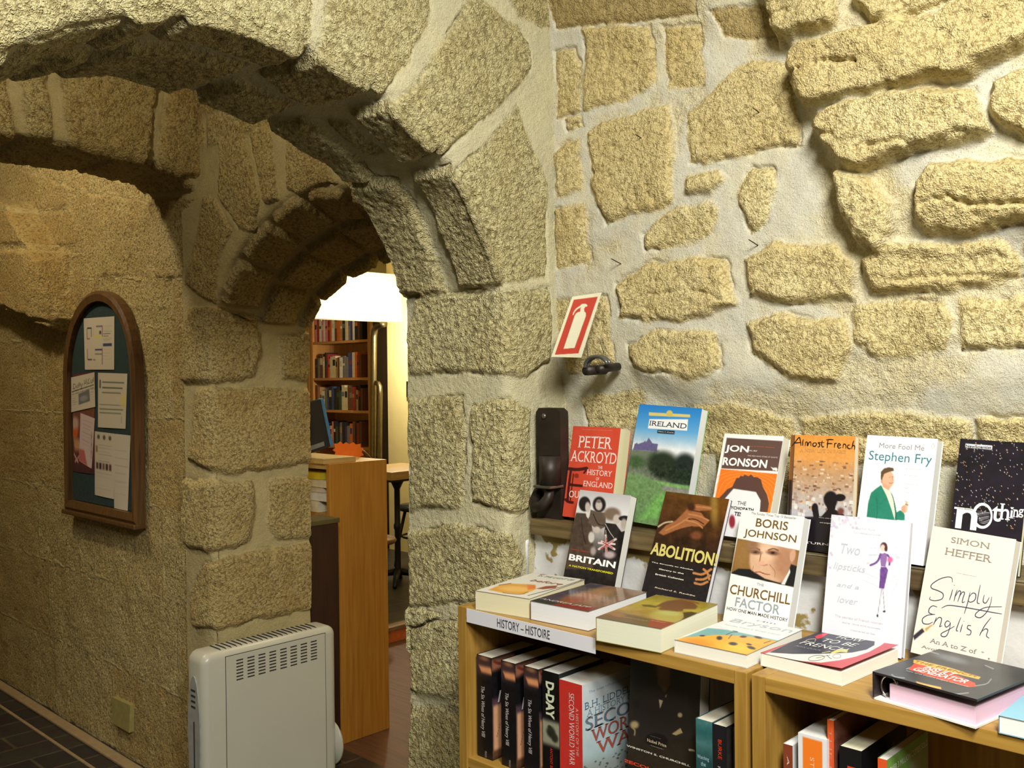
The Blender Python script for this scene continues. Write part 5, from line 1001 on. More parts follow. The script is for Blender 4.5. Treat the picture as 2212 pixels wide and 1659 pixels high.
def fr_burke(f):
    f.poly([(0, 0), (1, 0), (1, .4), (0, .4)], (76, 72, 70), 8, True); f.poly([(0, .5), (1, .5), (1, .75), (0, .75)], (170, 130, 100), 8, True); f.poly([(0, .86), (.5, .7), (1, .8), (1, 1), (0, 1)], (60, 70, 130), 4, True); f.noise(14, 16)
shelved('paperback_book', 'black spined book with small orange capitals, second from the divider', 1539, 1569, 1567, None, sp_burke, fr_burke, base=(24, 24, 30), x=1.300)
def sp_ren(f):
    f.noise(5, 5); f.text('RENEGADE', (.3, .12), (.74, .96), (150, 56, 48), rot=True, frac=True, serif=True)
shelved('paperback_book', 'dark maroon book against the bookcase divider', 1583, 1612, 1574, None, sp_ren, None, base=(40, 22, 26), x=1.300, pages=(206, 180, 130))
GR = 'books in the right bookcase'
def sp_con(f):
    f.noise(8, 6); f.text('A Concise History', (.3, .08), (.64, .9), (226, 206, 190), rot=True, frac=True, serif=True, shear=.15)
shelved('paperback_book', 'rust brown book nearest the divider in the right bookcase', 1692, 1712, 1609, None, sp_con, None, base=(228, 228, 228), sbase=(132, 62, 38), group=GR, pages=(228, 228, 226), w=.15)
def sp_or(f):
    f.poly([(.17, .02), (.83, .02), (.83, 1), (.17, 1)], (246, 128, 36), .6, True); f.text('STEVEN RUNCIMAN', (.42, .14), (.56, .75), (250, 206, 160), rot=True, frac=True)
shelved('paperback_book', 'white book with an orange panel along its spine', 1724, 1786, 1591, None, sp_or, None, base=(232, 232, 234), group=GR, pages=(222, 222, 216), w=.153, x=1.285)
def sp_thin(f):
    f.grad([(0, (226, 92, 36)), (.5, (206, 80, 50)), (.75, (186, 90, 110)), (1, (190, 80, 70))]); f.text('THE PRINCE', (.3, .05), (.7, .6), (216, 130, 100), rot=True, frac=True); f.text('PETIT', (.25, .66), (.75, .9), (240, 220, 220), rot=True, frac=True)
shelved('paperback_book', 'thin tall orange book squeezed beside the white and orange one', 1787, 1801, 1556, None, sp_thin, lambda f: f.noise(10, 30, 3, 1., (1, .6, .4)), base=(120, 70, 56), sbase=(220, 90, 40), group=GR, w=.15)
def sp_no(f):
    f.noise(4, 3); f.text('NO', (.36, .12), (.74, .26), (214, 66, 36), rot=True, frac=True, bold=.04); f.text('LOGO', (.3, .28), (.8, .66), (236, 240, 236), rot=True, frac=True, bold=.04)
shelved('paperback_book', 'black spined book with large white and red letters', 1813, 1861, 1617, None, sp_no, lambda f: f.text('New edition', (.55, .08), (.72, .12), (190, 200, 196), frac=True), base=(18, 17, 20), group=GR, pages=(220, 216, 186), w=.16)
def fr_gr(f):
    f.grad([(0, (120, 172, 84)), (1, (96, 140, 70))]); f.poly([(.5, .06), (1, .02), (1, .3), (.6, .3)], (150, 176, 140), 12, True); f.noise(8, 12); f.text('OVER 3 MILLION COPIES SOLD', (.05, .06), (.98, .10), (236, 240, 226), frac=True)
shelved('paperback_book', 'book with orange spine and green cover in the right bookcase', 1896, 1916, 1640, None, lambda f: f.noise(5, 5), fr_gr, base=(110, 160, 80), sbase=(226, 88, 40), group=GR, pages=(216, 214, 206), w=.15)
# ------------------------------------------------------------------ iron plate, extinguisher sign, nails
M_IRON = mat('black_iron', (42, 34, 27), .5, .3, .35, 25., .4)
O = Vector((1.575, 1.395, UP)); t = thing('iron_wall_fitting', 'black iron plate with a curved arm standing at the left end of the wall shelf', 'iron fitting', O)
b_ = MB(O); y0, y1 = max(spot(1222, 1000, 'x', 1.575)[1], 1.366), 1.438
ol = [(y0, UP), (y1, UP - .0), (y1, 1.420), (y1 - .008, 1.43), (y0 + .012, 1.43), (y0 + .001, 1.422), (y0, 1.41)]
b_.prism(ol, 1.572, 1.60, 'yz'); pt_ = b_.build('plate', M_IRON, t)
b_ = MB(O); b_.lathe([(.006, 0), (.006, .003), (.003, .005), (0.0005, .005)], 14, M=Matrix.Translation((1.572, (y0 + y1) / 2 + .01, 1.412)) @ Matrix.Rotation(math.radians(-90), 4, 'Y')); b_.build('screw', mat('dull_steel', (120, 116, 104), .35, .8), pt_, label='small steel screw')
b_ = MB(O); yc = y0 + .012; b_.tube([(1.558, yc + .006, 1.325), (1.558, yc + .006, 1.262)], .024, 22); b_.build('socket', M_IRON, t)
b_ = MB(O); b_.box((1.532, yc - .016, 1.256), (1.578, yc + .034, 1.262), bev=.002); b_.build('flange', mat('dull_steel', (120, 116, 104), .35, .8), t, label='pale metal edge of the flange')
b_ = MB(O); b_.tube([(1.572, yc + .055, 1.245), (1.556, yc + .052, 1.225), (1.545, yc + .036, 1.212), (1.543, yc + .016, 1.216), (1.55, yc + .004, 1.235), (1.556, yc + .004, 1.258)], [.010, .012, .013, .013, .012, .010], 12); b_.build('curved_arm', M_IRON, t)

pp = spot(1137, 1240, 'x', 1.555); b_ = MB(pp); zt0 = spot(1138, 1166, 'x', 1.555)[2]; b_.tube([(1.555, pp[1], 1.04), (1.555, pp[1], zt0 - .012), (1.557, pp[1], zt0 - .004), (1.562, pp[1], zt0)], [.0055, .0055, .007, .003], 10)
o = b_.build('conduit', mat('painted_conduit', (206, 206, 204), .5)); o.location = pp; tag(o, 'thin white painted conduit under the left end of the wall shelf', 'pipe')
zs = lens(1150, 600, 6.637)
BL, BR = spot(1190.5, 771, 'y', 1.335), spot(1256, 772.5, 'y', 1.305); TL, TR = spot(1236, 641, 'y', 1.300), spot(1300, 631.5, 'y', 1.262)
c0 = (BL + BR + TL + TR) / 4; sg = thing('extinguisher_sign', 'tilted red and cream fire extinguisher sign sticking out of the stone wall', 'sign', c0)
nu, nv = 60, 120; U, V = np.meshgrid(np.linspace(0, 1, nu), np.linspace(0, 1, nv), indexing='ij')
P = (1 - U)[..., None] * ((1 - V)[..., None] * TL + V[..., None] * BL) + U[..., None] * ((1 - V)[..., None] * TR + V[..., None] * BR)
class Card(Face):
    def __init__(s, P, U, V, base): s.P = P; s.U, s.V = U, V; s.nx, s.nz = U.shape; s.X, s.Y = view(P); s.C = np.ones(U.shape + (3,)) * np.array(base, float); s.tv = []; s.tf = []; s.tc = []; s.w = s.h = .13
cd = Card(P, U, V, (224, 218, 186)); RD = (190, 66, 48)
cd.poly(zs((594, 316), (938, 271), (660, 1084), (320, 1104)), RD, .5); CR = (226, 220, 190)
cd.poly(zs((600, 560), (622, 515), (655, 492), (684, 488), (690, 440), (740, 430), (745, 485), (766, 500), (768, 545), (605, 1005), (446, 1020)), CR, .5); cd.poly(zs((686, 395), (720, 372), (768, 374), (792, 396), (782, 412), (755, 420), (748, 438), (694, 446), (700, 412)), CR, .5); cd.line(zs((700, 402), (650, 432), (612, 470), (584, 526)), 2.4, CR); cd.line(zs((690, 420), (640, 448), (606, 484)), 2.0, CR)
cd.noise(9, 5); g = cd.geo(); printed('sign_panel', [(g[0] - c0, g[1], g[2])], sg, .4)
M_WIRE = mat('galvanised_wire', (150, 148, 130), .4, .7)
wp = lambda px, py, x: spot(px, py, 'x', x)
b_ = MB(c0); b_.tube([spot(1252, 700, 'y', 1.30), spot(1268, 745, 'x', 1.60), wp(1270, 776, 1.61), wp(1254, 777, 1.60)], .0013, 6); b_.tube([wp(1292, 722, 1.60), wp(1304, 762, 1.62)], .001, 6); b_.build('wire_bracket', M_WIRE, sg)
b_ = MB(c0); cc = wp(1292, 786, 1.60); b_.tube([cc + np.array([0.0, .030 * math.cos(a) - .002, .020 * math.sin(a) - .004]) for a in np.linspace(-.2, 3.0, 14)], .0042, 10); b_.tube([cc + np.array([-.01, .03 * math.cos(a) - .002, .02 * math.sin(a) - .004]) for a in np.linspace(-.2, 3.0, 14)], .0042, 10); b_.build('clamp_ring', mat('grey_clamp_metal', (120, 124, 122), .3, .8), sg)
b_ = MB(c0); b_.tube([cc + np.array([-.012, -.010, -.012]), cc + np.array([.055, -.012, -.006])], .009, 12); b_.tube([cc + np.array([-.01, .026, -.014]), cc + np.array([.055, .026, -.012])], .011, 12); b_.build('clamp_bolt', M_IRON, sg)
for k, (px, py, lb, dx, dz) in enumerate(((1637, 240, 'thin nail sticking out of the big stone under the projecting stones', -.0, -.012), (1384, 297, 'thin nail in the middle of the tall squarish stone', 0, -.010), (1628, 525, 'bent nail in the mortar below the pale upright stone', -.0, -.004), (1332, 566, 'small nail in the mortar above the sign', 0, -.002))):
    p = spot(px, py, 'x', 1.645); b_ = MB(p); b_.tube([p + np.array([.02, 0, -.004]), p + np.array([-.018, 0, .006 + dz * .3])], .0011, 6); o = b_.build('nail', mat('rusty_nail', (58, 46, 36), .6, .5)); o.location = p; tag(o, lb, 'nail', 'nails in the stone wall')

# ------------------------------------------------------------------ convector heater
zr = lens(400, 1320, 4.895)
M_HEAT = mat('heater_cream_enamel', (186, 184, 168), .32, noise=.02, scale=6); M_DARK = mat('vent_slot_dark', (44, 42, 38), .7); M_HTOP = mat('heater_top_plastic', (200, 190, 160), .35, noise=.02)
YH = 2.855; O = Vector((1.77, YH + .05, 0)); ht = thing('convector_heater', 'cream electric convector heater standing in front of the doorway pier', 'heater', O)
hx0, hx1 = spot(*zr((190, 900))[0], 'y', YH)[0], spot(*zr((1610, 900))[0], 'y', YH)[0]; hz1 = .606
b_ = MB(O)
def rrect(a0, b0, a1, b1, r, n=6):
    o = []
    for ca, cb, s0 in ((a1 - r, b1 - r, 0), (a0 + r, b1 - r, 90), (a0 + r, b0 + r, 180), (a1 - r, b0 + r, 270)):
        for k in range(n + 1): a = math.radians(s0 + 90 * k / n); o.append((ca + r * math.cos(a), cb + r * math.sin(a)))
    return o
def pillow(b_, x0, x1, z0, z1, ya, yb, r, rr, mi=0):
    """rounded slab: rounded outline in xz whose edges roll over towards front (ya) and back (yb)"""
    rings = []
    for k in range(6): a = math.radians(90 * k / 5); rings.append((rr * (1 - math.sin(a)), ya + rr * (1 - math.cos(a))))
    for k in range(6): a = math.radians(90 * k / 5); rings.append((rr * (1 - math.cos(a)), yb - rr * (1 - math.sin(a))))
    vs = []; fs = []; n = 0
    for ins, y in rings:
        o = rrect(x0 + ins, z0 + ins, x1 - ins, z1 - ins, max(r - ins, .004)); n = len(o); vs += [(a, y, z) for a, z in o]
    for i in range(len(rings) - 1):
        for k in range(n): fs.append((i * n + k, i * n + (k + 1) % n, (i + 1) * n + (k + 1) % n, (i + 1) * n + k))
    fs.append(tuple(range(n))); fs.append(tuple(range((len(rings) - 1) * n, len(rings) * n)))
    b_.add(vs, fs, mi, None, True)
pillow(b_, hx0, hx1, .055, hz1, YH, YH + .115, .035, .026); b_.build('body', M_HEAT, ht)
fx0, fx1 = spot(*zr((432, 700))[0], 'y', YH)[0], spot(*zr((1480, 500))[0], 'y', YH)[0]; fz = spot(*zr((950, 362))[0], 'y', YH)[2]
b_ = MB(O); b_.box((fx0, YH - .0015, .07), (fx1, YH + .002, fz), bev=.001); fp_ = b_.build('front_panel', M_HEAT, ht)
b_ = MB(O)
for bx in ((fx0 - .002, .07, fx0, fz), (fx1, .07, fx1 + .002, fz), (fx0 - .002, fz, fx1 + .002, fz + .002)): b_.box((bx[0], YH - .0005, bx[1]), (bx[2], YH + .002, bx[3]))
b_.build('panel_seam', M_DARK, ht)
b_ = MB(O)
for c, (xa, xb, ya_, yb_) in enumerate(((538, 612, 520, 706), (655, 732, 492, 674), (772, 847, 463, 644), (887, 960, 434, 612), (1002, 1072, 406, 586), (1110, 1180, 379, 556), (1218, 1287, 352, 526), (1325, 1391, 324, 496))):
    p0 = spot(*zr((xa, ya_))[0], 'y', YH); p1 = spot(*zr((xb, yb_))[0], 'y', YH); 
    for k in range(7):
        z = p0[2] + (p1[2] - p0[2]) * k / 6 - .003; b_.box((p0[0], YH - .0022, z), (p1[0], YH - .0012, z + .0042))
b_.build('vent_grille', M_DARK, fp_, label='dark slotted grille')
b_ = MB(O)
for k in range(20):
    xx = hx0 + .075 + (hx1 - hx0 - .15) * k / 19
    arc = [(xx, YH + .057 - .046 * math.cos(a), hz1 - .0255 + .0262 * min(1, math.sin(a) * 1.25 + .1)) for a in np.linspace(.45, 2.4, 9)]
    b_.tube(arc, .0026, 6)
b_.build('top_slots', M_DARK, ht, label='row of dark curved slots along the top')
b_ = MB(O); lens_o = [(YH + .0575 + .042 * math.sin(a) * .95, .33 + .20 * math.cos(a)) for a in np.linspace(0, 2 * math.pi, 28, endpoint=False)]; b_.prism(lens_o, hx0 - .004, hx0 + .004, 'yz'); cp_ = b_.build('control_panel', mat('heater_grey_panel', (150, 152, 146), .4), ht, label='lens shaped grey side panel')
b_ = MB(O); b_.box((hx0 - .0052, YH + .052, .20), (hx0 - .0038, YH + .058, .38))
for k in range(4): b_.box((hx0 - .0052, YH + .045, .425 + .018 * k), (hx0 - .0038, YH + .072, .431 + .018 * k))
b_.build('control_slot', M_DARK, cp_)
b_ = MB(O); b_.lathe([(.085, 0), (.085, .008), (.075, .016), (.001, .018)], 28, M=Matrix.Translation((hx1 - .002, YH + .06, .165)) @ Matrix.Rotation(math.radians(90), 4, 'Y')); b_.build('side_cap', M_HEAT, ht)
for xx in (hx0 + .06, hx1 - .06):
    b_ = MB(O); b_.box((xx - .02, YH - .02, 0), (xx + .02, YH + .135, .058), bev=.008); b_.build('foot', mat('heater_foot', (70, 68, 64), .6), ht)

# ------------------------------------------------------------------ noticeboard and its papers
zn = lens(100, 600, 2.911)
XF = 1.600; yl, yr, zb = spot(134, 900, 'x', XF)[1], spot(289, 900, 'x', XF)[1], .950; ym = (yl + yr) / 2; hw = (yl - yr) / 2; zsp = 1.47; rise = spot(214, 626, 'x', XF)[2] - zsp
def arch_outline(ins, n=24):
    o = [(ym + hw - ins, zb + ins), (ym - hw + ins, zb + ins)]
    for k in range(n + 1): a = math.pi * k / n; o.append((ym - (hw - ins) * math.cos(a), zsp + (rise - ins) * math.sin(a) ** .8))
    return o
O = Vector((1.64, ym, zb)); nb = thing('noticeboard', 'arched wooden framed noticeboard with dark green felt hanging on the left wall', 'noticeboard', O)
M_FRAME = wood('dark_frame_wood', (70, 46, 22), (104, 72, 38), 'z', 6., .4); M_FELT = mat('dark_green_felt', (26, 48, 50), .9, noise=.2, scale=60)
b_ = MB(O); b_.prism(arch_outline(.045), 1.625, 1.640, 'yz'); b_.build('felt_panel', M_FELT, nb)
oo, oi = arch_outline(0), arch_outline(.042); om = arch_outline(.014); n = len(oo); vs = []; fs = []
rings = [(oo, 1.642), (oo, 1.608), (om, XF), (oi, 1.606), (oi, 1.630)]
for o_, x in rings: vs += [(x, a, z) for a, z in o_]
for i in range(4):
    for k in range(n): fs.append((i * n + k, i * n + (k + 1) % n, (i + 1) * n + (k + 1) % n, (i + 1) * n + k))
b_ = MB(O); b_.add(vs, fs); b_.build('frame', M_FRAME, nb)
b_ = MB(O); b_.box((1.592, ym - hw - .004, zb - .016), (1.642, ym + hw + .004, zb + .002), bev=.004); b_.build('bottom_ledge', M_FRAME, nb)
def paper(name, label, quad, x, art, base=(206, 196, 178), cat='paper'):
    TLp, TRp, BRp, BLp = [spot(*q, 'x', x) for q in zn(*quad)]; c = (TLp + TRp + BRp + BLp) / 4
    U, V = np.meshgrid(np.linspace(0, 1, 48), np.linspace(0, 1, 70), indexing='ij')
    P = (1 - U)[..., None] * ((1 - V)[..., None] * TLp + V[..., None] * BLp) + U[..., None] * ((1 - V)[..., None] * TRp + V[..., None] * BRp)
    P = P - np.array([1, 0, 0]) * (.002 * np.sin(U * 3.1) * V)[..., None]
    cd = Card(P, U, V, base); art(cd); g = cd.geo(); n0 = len(g[0]); V2 = np.vstack([g[0], g[0] + np.array([.0004, 0, 0])])
    o = printed(name, [(V2 - c, g[1] + [[i + n0 for i in f] for f in g[1]], np.vstack([g[2], np.ones_like(g[2]) * np.array(base)]))], None, .8); o.location = c
    return tag(o, label, cat, 'papers pinned to the noticeboard')
def bars(cd, u0, u1, vs, c, th=.008):
    for i, v in enumerate(vs): cd.line([(u0, v), (u1 - .05 * (i % 3), v)], th, c, True, False)
def a_plan(cd):
    for u0, v0, u1, v1, c in ((.12, .18, .26, .21, (40, 50, 60)), (.42, .16, .62, .185, (90, 60, 110)), (.64, .50, .92, .56, (60, 66, 110)), (.38, .60, .62, .635, (60, 56, 110)), (.38, .69, .62, .71, (120, 110, 120)), (.36, .34, .58, .40, (214, 206, 120)), (.12, .79, .26, .82, (80, 70, 80)), (.52, .26, .58, .32, (70, 64, 80)), (.3, .8, .4, .82, (90, 80, 90))): cd.poly([(u0, v0), (u1, v0), (u1, v1), (u0, v1)], c, 1, True)
    for a in ([(.1, .2), (.1, .4)], [(.26, .2), (.26, .36)], [(.62, .16), (.62, .36)], [(.62, .6), (.62, .9)], [(.1, .6), (.1, .8)], [(.1, .4), (.2, .4)], [(.33, .17), (.33, .36)]): cd.line(a, .016, (120, 70, 66), True, False)
    bars(cd, .66, .92, [.18, .21, .24, .27, .32, .36, .40, .44, .47], (90, 84, 80)); bars(cd, .64, .9, [.62, .68, .74, .8, .86], (190, 170, 160), .005)
paper('floor_plan_sheet', 'printed plan sheet topmost on the arched noticeboard', ((235, 256), (428, 242), (427, 578), (243, 578)), 1.623, a_plan)
def a_pop(cd):
    cd.C[:] = (120, 62, 50); cd.grad([(0, (96, 34, 44)), (.4, (120, 70, 52)), (.8, (104, 44, 42)), (1, (70, 26, 34))]); cd.ell((.1, .56), .16, .10, (196, 92, 36), .15, frac=True); cd.ell((.1, .50), .18, .06, (190, 160, 150), .5, frac=True); cd.poly([(.03, .66), (.3, .66), (.36, .78), (.08, .78)], (196, 150, 110), 6, True); cd.line([(.06, .82), (.25, .9)], .02, (220, 190, 170), True); cd.line([(.1, .9), (.3, .84)], .02, (210, 170, 150), True); cd.noise(20, 12)
paper('drinks_poster', 'dark red poster with an orange drink at the left side of the noticeboard', ((168, 607), (303, 592), (304, 1236), (168, 1217)), 1.624, a_pop, (110, 60, 50), 'poster')
def a_news(cd):
    cd.poly([(.04, .40), (.97, .34), (.97, .37), (.04, .44)], (90, 88, 70), 1, True); cd.poly([(.32, .52), (.78, .46), (.80, .80), (.34, .84)], (110, 112, 116), 2, True); cd.ell((.55, .68), .16, .08, (150, 150, 150), .5, frac=True); bars(cd, .05, .27, [.56, .62, .68, .74, .80], (140, 134, 124)); bars(cd, .84, 1.0, [.48, .55, .62, .69, .76], (140, 134, 124)); cd.line([(.05, .50), (.95, .44)], .02, (120, 116, 106), True, False)
    T = (60, 52, 48)
    for a in ([(.10, .20), (.10, .33)], [(.10, .20), (.20, .24), (.18, .33), (.08, .34)], [(.25, .26), (.23, .32), (.29, .33), (.30, .25)], [(.34, .21), (.34, .32)], [(.38, .20), (.38, .32)], [(.42, .25), (.45, .31), (.50, .24), (.43, .38)], [(.56, .31), (.57, .16), (.61, .28), (.66, .15), (.68, .30)], [(.80, .15), (.73, .18), (.76, .22), (.72, .28), (.81, .28)], [(.85, .20), (.85, .28), (.91, .27), (.91, .19)], [(.96, .14), (.96, .26)]): cd.line(a, .016, T, True)
paper('newspaper_front_page', 'tilted newspaper front page with a black letter title and grey picture on the noticeboard', ((156, 627), (303, 594), (308, 812), (157, 846)), 1.622, a_news, cat='newspaper')
def a_let(cd):
    bars(cd, .16, .9, [.17, .27, .36], (90, 100, 90), .022); bars(cd, .06, .94, [.58, .66, .73], (120, 126, 104), .018); cd.line([(.08, .15), (.08, .26)], .05, (70, 76, 66), True, False); cd.line([(.86, .78), (.86, .9)], .02, (150, 140, 110), True, False); cd.poly([(.8, .38), (1, .38), (1, .6), (.8, .6)], (214, 200, 130), 10, True)
paper('typed_letter', 'single typed letter right of the newspaper page on the noticeboard', ((325, 597), (510, 603), (498, 950), (325, 940)), 1.623, a_let)
def a_note(cd): bars(cd, .2, .85, [.12, .2, .28, .36, .44, .52, .6], (170, 150, 150), .01); cd.poly([(0, .75), (.4, .72), (.7, 1), (0, 1)], (190, 100, 100), 6, True); cd.line([(.85, .3), (.92, .8)], .03, (110, 80, 84), True, False)
paper('price_note', 'narrow pinkish note overlapping the red poster', ((215, 850), (305, 885), (285, 1200), (205, 1150)), 1.6225, a_note, (206, 186, 186), 'note')
def a_shA(cd):
    for i in range(3): cd.ell((.2 + .3 * i, .08), .07, .035, (96, 80, 74), .4, frac=True)
    for i in range(5): cd.poly([(.08 + .17 * i, .48), (.2 + .17 * i, .48), (.2 + .17 * i, .58), (.08 + .17 * i, .58)], ((90, 50, 50), (60, 40, 44), (130, 90, 80), (70, 46, 46), (110, 60, 60))[i], 1.5, True)
    cd.poly([(.05, .22), (.16, .22), (.16, .32), (.05, .32)], (150, 120, 100), 2, True); bars(cd, .2, .9, [.2, .25, .3, .35, .4, .45], (170, 162, 156)); bars(cd, .1, .9, [.64, .7, .76, .82, .88], (180, 172, 166))
paper('staff_sheet', 'sheet with a row of small pictures, low on the noticeboard', ((305, 965), (425, 980), (425, 1392), (305, 1365)), 1.623, a_shA)
def a_shB(cd): bars(cd, .08, .92, [.08, .15, .22, .24, .32, .34, .42, .44, .52, .6, .62, .64, .7, .72, .8, .82], (176, 168, 162), .005)
paper('text_sheet', 'long text sheet hanging lowest at the right of the noticeboard', ((422, 980), (530, 992), (512, 1466), (427, 1448)), 1.622, a_shB)
# cover plate low on the wall
zo = lens(0, 1380, 4.809); q = [spot(*p, 'x', 1.632) for p in zo((1168, 605), (1358, 690), (1345, 975), (1168, 872))]; c0 = sum(q) / 4
b_ = MB(c0); b_.prism([(p[1], p[2]) for p in q], 1.630, 1.655, 'yz'); o = b_.build('wall_cover_plate', mat('beige_plastic', (150, 140, 84), .5)); o.location = c0; tag(o, 'blank beige cover plate low on the left wall near the floor', 'cover plate')
# ------------------------------------------------------------------ back room seen through the doorway
zk = lens(550, 860, 4.147); zq = lens(640, 680, 5.029)
M_PINE = wood('honey_pine', (168, 112, 36), (190, 136, 56), 'z', 5., .4); M_PALE = wood('pale_board', (176, 146, 88), (196, 168, 110), 'x', 5., .5)
CX0, CX1, CY0, CY1, CZ = 2.255, 2.55, 3.20, 4.02, 1.153
O = Vector((CX0, CY0, 0)); cb = thing('counter_bookcase', 'waist high pine bookcase standing end-on in the doorway', 'bookcase', O)
b_ = MB(O); b_.box((CX0, CY0, 0), (CX1, CY0 + .022, CZ), bev=.0015); b_.build('side_panel', M_PINE, cb)
b_ = MB(O); b_.box((CX0, CY1 - .022, 0), (CX1, CY1, CZ), bev=.0015); b_.build('side_panel', M_PINE, cb)
b_ = MB(O); b_.box((CX1 - .008, CY0 + .022, .05), (CX1, CY1 - .022, CZ - .02)); b_.build('back_panel', M_PINE, cb)
b_ = MB(O); b_.box((CX0, CY0 + .022, CZ - .022), (CX1, CY1 - .022, CZ - .0005)); b_.build('top_panel', M_PALE, cb)
zsh = spot(690, 1108, 'x', 2.26)[2]
for z in (zsh, .5, .08): b_ = MB(O); b_.box((CX0 + .002, CY0 + .022, z - .02), (CX1 - .008, CY1 - .022, z)); b_.build('shelf', M_PINE, cb)
o_ = MB((2.33, 3.5, CZ)); o_.box((2.24, 3.215, CZ), (2.40, 4.0, CZ + .022), bev=.002); o = o_.build('pale_board', M_PALE); o.location = (2.33, 3.5, CZ); tag(o, 'pale wooden board lying on the pine bookcase in the doorway', 'board')
# books stacked flat on its upper shelf
st = [('cream stack of pages lowest in the flat pile inside the doorway bookcase', 905, 1010, 585, (206, 190, 140)), ('white paper bundle second from below in the flat pile inside the doorway bookcase', 830, 905, 665, (214, 212, 206)), ('beige book in the middle of the flat pile inside the doorway bookcase', 782, 828, 622, (186, 166, 130)), ('cream book second from above in the flat pile inside the doorway bookcase', 712, 780, 680, (206, 190, 140)), ('yellow book on top of the flat pile inside the doorway bookcase', 630, 690, 600, (206, 184, 34))]
zc = zsh + .0006
for lb, ya_, yb_, xr, colr in st:
    th_ = max(.012, (yb_ - ya_) / 4.147 / 2050 * 3.85); yy = max(CY0 + .03, spot(*zk((xr, ya_))[0], 'x', 2.27)[1]); c0 = Vector((2.34, yy + .1, zc))
    bk = thing('flat_book', lb, 'book', c0, 'flat pile inside the doorway bookcase')
    b_ = MB(c0); b_.box((2.262, yy, zc), (2.40, yy + .2, zc + .0012)); b_.box((2.262, yy, zc + th_ - .0012), (2.40, yy + .2, zc + th_)); b_.box((2.398, yy, zc), (2.40, yy + .2, zc + th_)); b_.build('cover', mat('stack_%d_%d_%d' % colr, colr, .5), bk)
    b_ = MB(c0); b_.box((2.264, yy + .002, zc + .0012), (2.398, yy + .198, zc + th_ - .0012)); b_.build('page_block', mat('stack_pages_%d' % colr[2], tuple(min(235, int(v * .5 + 105)) for v in colr) if colr[2] > 60 else colr, .8), bk)
    zc += th_ + .0008
# dark chest in front of it
dx1 = spot(733, 1300, 'y', 3.06)[0]; dz = spot(700, 1122, 'y', 3.06)[2]
O = Vector((2.1, 3.06, 0)); ch = thing('dark_chest', 'tall dark red brown wooden chest between the pier and the pine bookcase', 'chest', O); M_DK = wood('dark_mahogany', (38, 20, 16), (56, 30, 24), 'z', 5., .4)
b_ = MB(O); b_.box((2.055, 3.06, 0), (dx1, 3.19, dz - .02), bev=.003); b_.build('body', M_DK, ch)
b_ = MB(O); b_.box((2.045, 3.055, dz - .02), (dx1 + .004, 3.192, dz), bev=.003); b_.build('lid', mat('olive_lid', (84, 76, 40), .5), ch, label='olive brown lid')
# blue book leaning on the counter
zb0 = CZ + .023; Mbb = Matrix.Translation((spot(694, 975, 'y', 3.30)[0] + .0, 3.30, zb0 + .030)) @ Matrix.Rotation(math.radians(-13), 4, 'Y')
bb = thing('hardback_book', 'dark hardback with a bright blue edge leaning on the doorway bookcase', 'book', M=Mbb)
b_ = MB(); b_.box((-.12, 0, 0), (.048, .003, .205)); b_.box((-.12, .02, 0), (.048, .023, .205)); b_.build('cover', mat('midnight_cover', (26, 32, 46), .35), bb)
b_ = MB(); b_.box((.046, -.002, 0), (.062, .025, .205), bev=.004); b_.build('spine', mat('bright_blue_spine', (70, 130, 190), .4), bb, label='bright blue spine')
b_ = MB(); b_.box((-.118, .0032, .003), (.045, .0198, .202)); b_.build('page_block', pages_mat('pages_dim', (190, 184, 160)), bb)
b_ = MB(); b_.box((-.10, -.0008, .012), (.02, -.0002, .03)); b_.build('label_strip', mat('grey_label', (120, 124, 130), .5), bb)
# orange star card
pts = zq((395, 1470), (425, 1445), (410, 1398), (450, 1400), (480, 1375), (510, 1405), (540, 1385), (580, 1405), (620, 1385), (650, 1410), (700, 1400), (700, 1440), (732, 1450), (710, 1490), (735, 1525), (700, 1535), (690, 1553), (640, 1543), (600, 1550), (550, 1535), (500, 1530), (460, 1527), (420, 1518), (428, 1490))
yst = 3.42; q = [spot(*p, 'y', yst) for p in pts]; c0 = sum(q) / len(q); b_ = MB(c0); b_.prism([(p[0], p[2]) for p in q], yst, yst + .0015, 'xz')
o = b_.build('star_card', mat('orange_card', (238, 116, 34), .6, noise=.05)); o.location = c0; tag(o, 'orange starburst price card standing on the doorway bookcase', 'card')
# tall bookcase on the far wall
M_BEE2 = wood('far_bookcase_wood', (176, 120, 60), (196, 142, 80), 'z', 5., .45)
TX = 4.93; yL, yR = spot(671, 800, 'x', TX)[1], spot(800, 800, 'x', TX)[1]
O = Vector((TX, (yL + yR) / 2, .085)); tb = thing('tall_bookcase', 'tall beech bookcase full of books against the far wall', 'bookcase', O)
for a in (yL - .035, yR): b_ = MB(O); b_.box((TX, a, .085), (TX + .24, a + .035, 2.12)); b_.build('side_panel', M_BEE2, tb)
shz = [spot(735, p, 'x', TX)[2] for p in (736, 816, 886, 963)] + [.62, .32]
for z in shz + [2.12]: b_ = MB(O); b_.box((TX + .003, yR + .035, z - .022), (TX + .235, yL - .035, z)); b_.build('shelf', M_BEE2, tb)
b_ = MB(O); b_.box((TX + .235, yR, .085), (TX + .24, yL, 2.12)); b_.build('back_panel', M_BEE2, tb)
b2 = thing('tall_bookcase', 'edge of the neighbouring bookcase left of the tall beech one', 'bookcase', (TX, yL + .2, .085))
for a in (yL + .012, yL + .6): b_ = MB((TX, yL + .2, .085)); b_.box((TX, a, .085), (TX + .24, a + .03, 2.05)); b_.build('side_panel', M_BEE2, b2)
for z in shz: b_ = MB((TX, yL + .2, .085)); b_.box((TX + .003, yL + .042, z - .022), (TX + .235, yL + .6, z)); b_.build('shelf', M_BEE2, b2)
rng = random.Random(11)
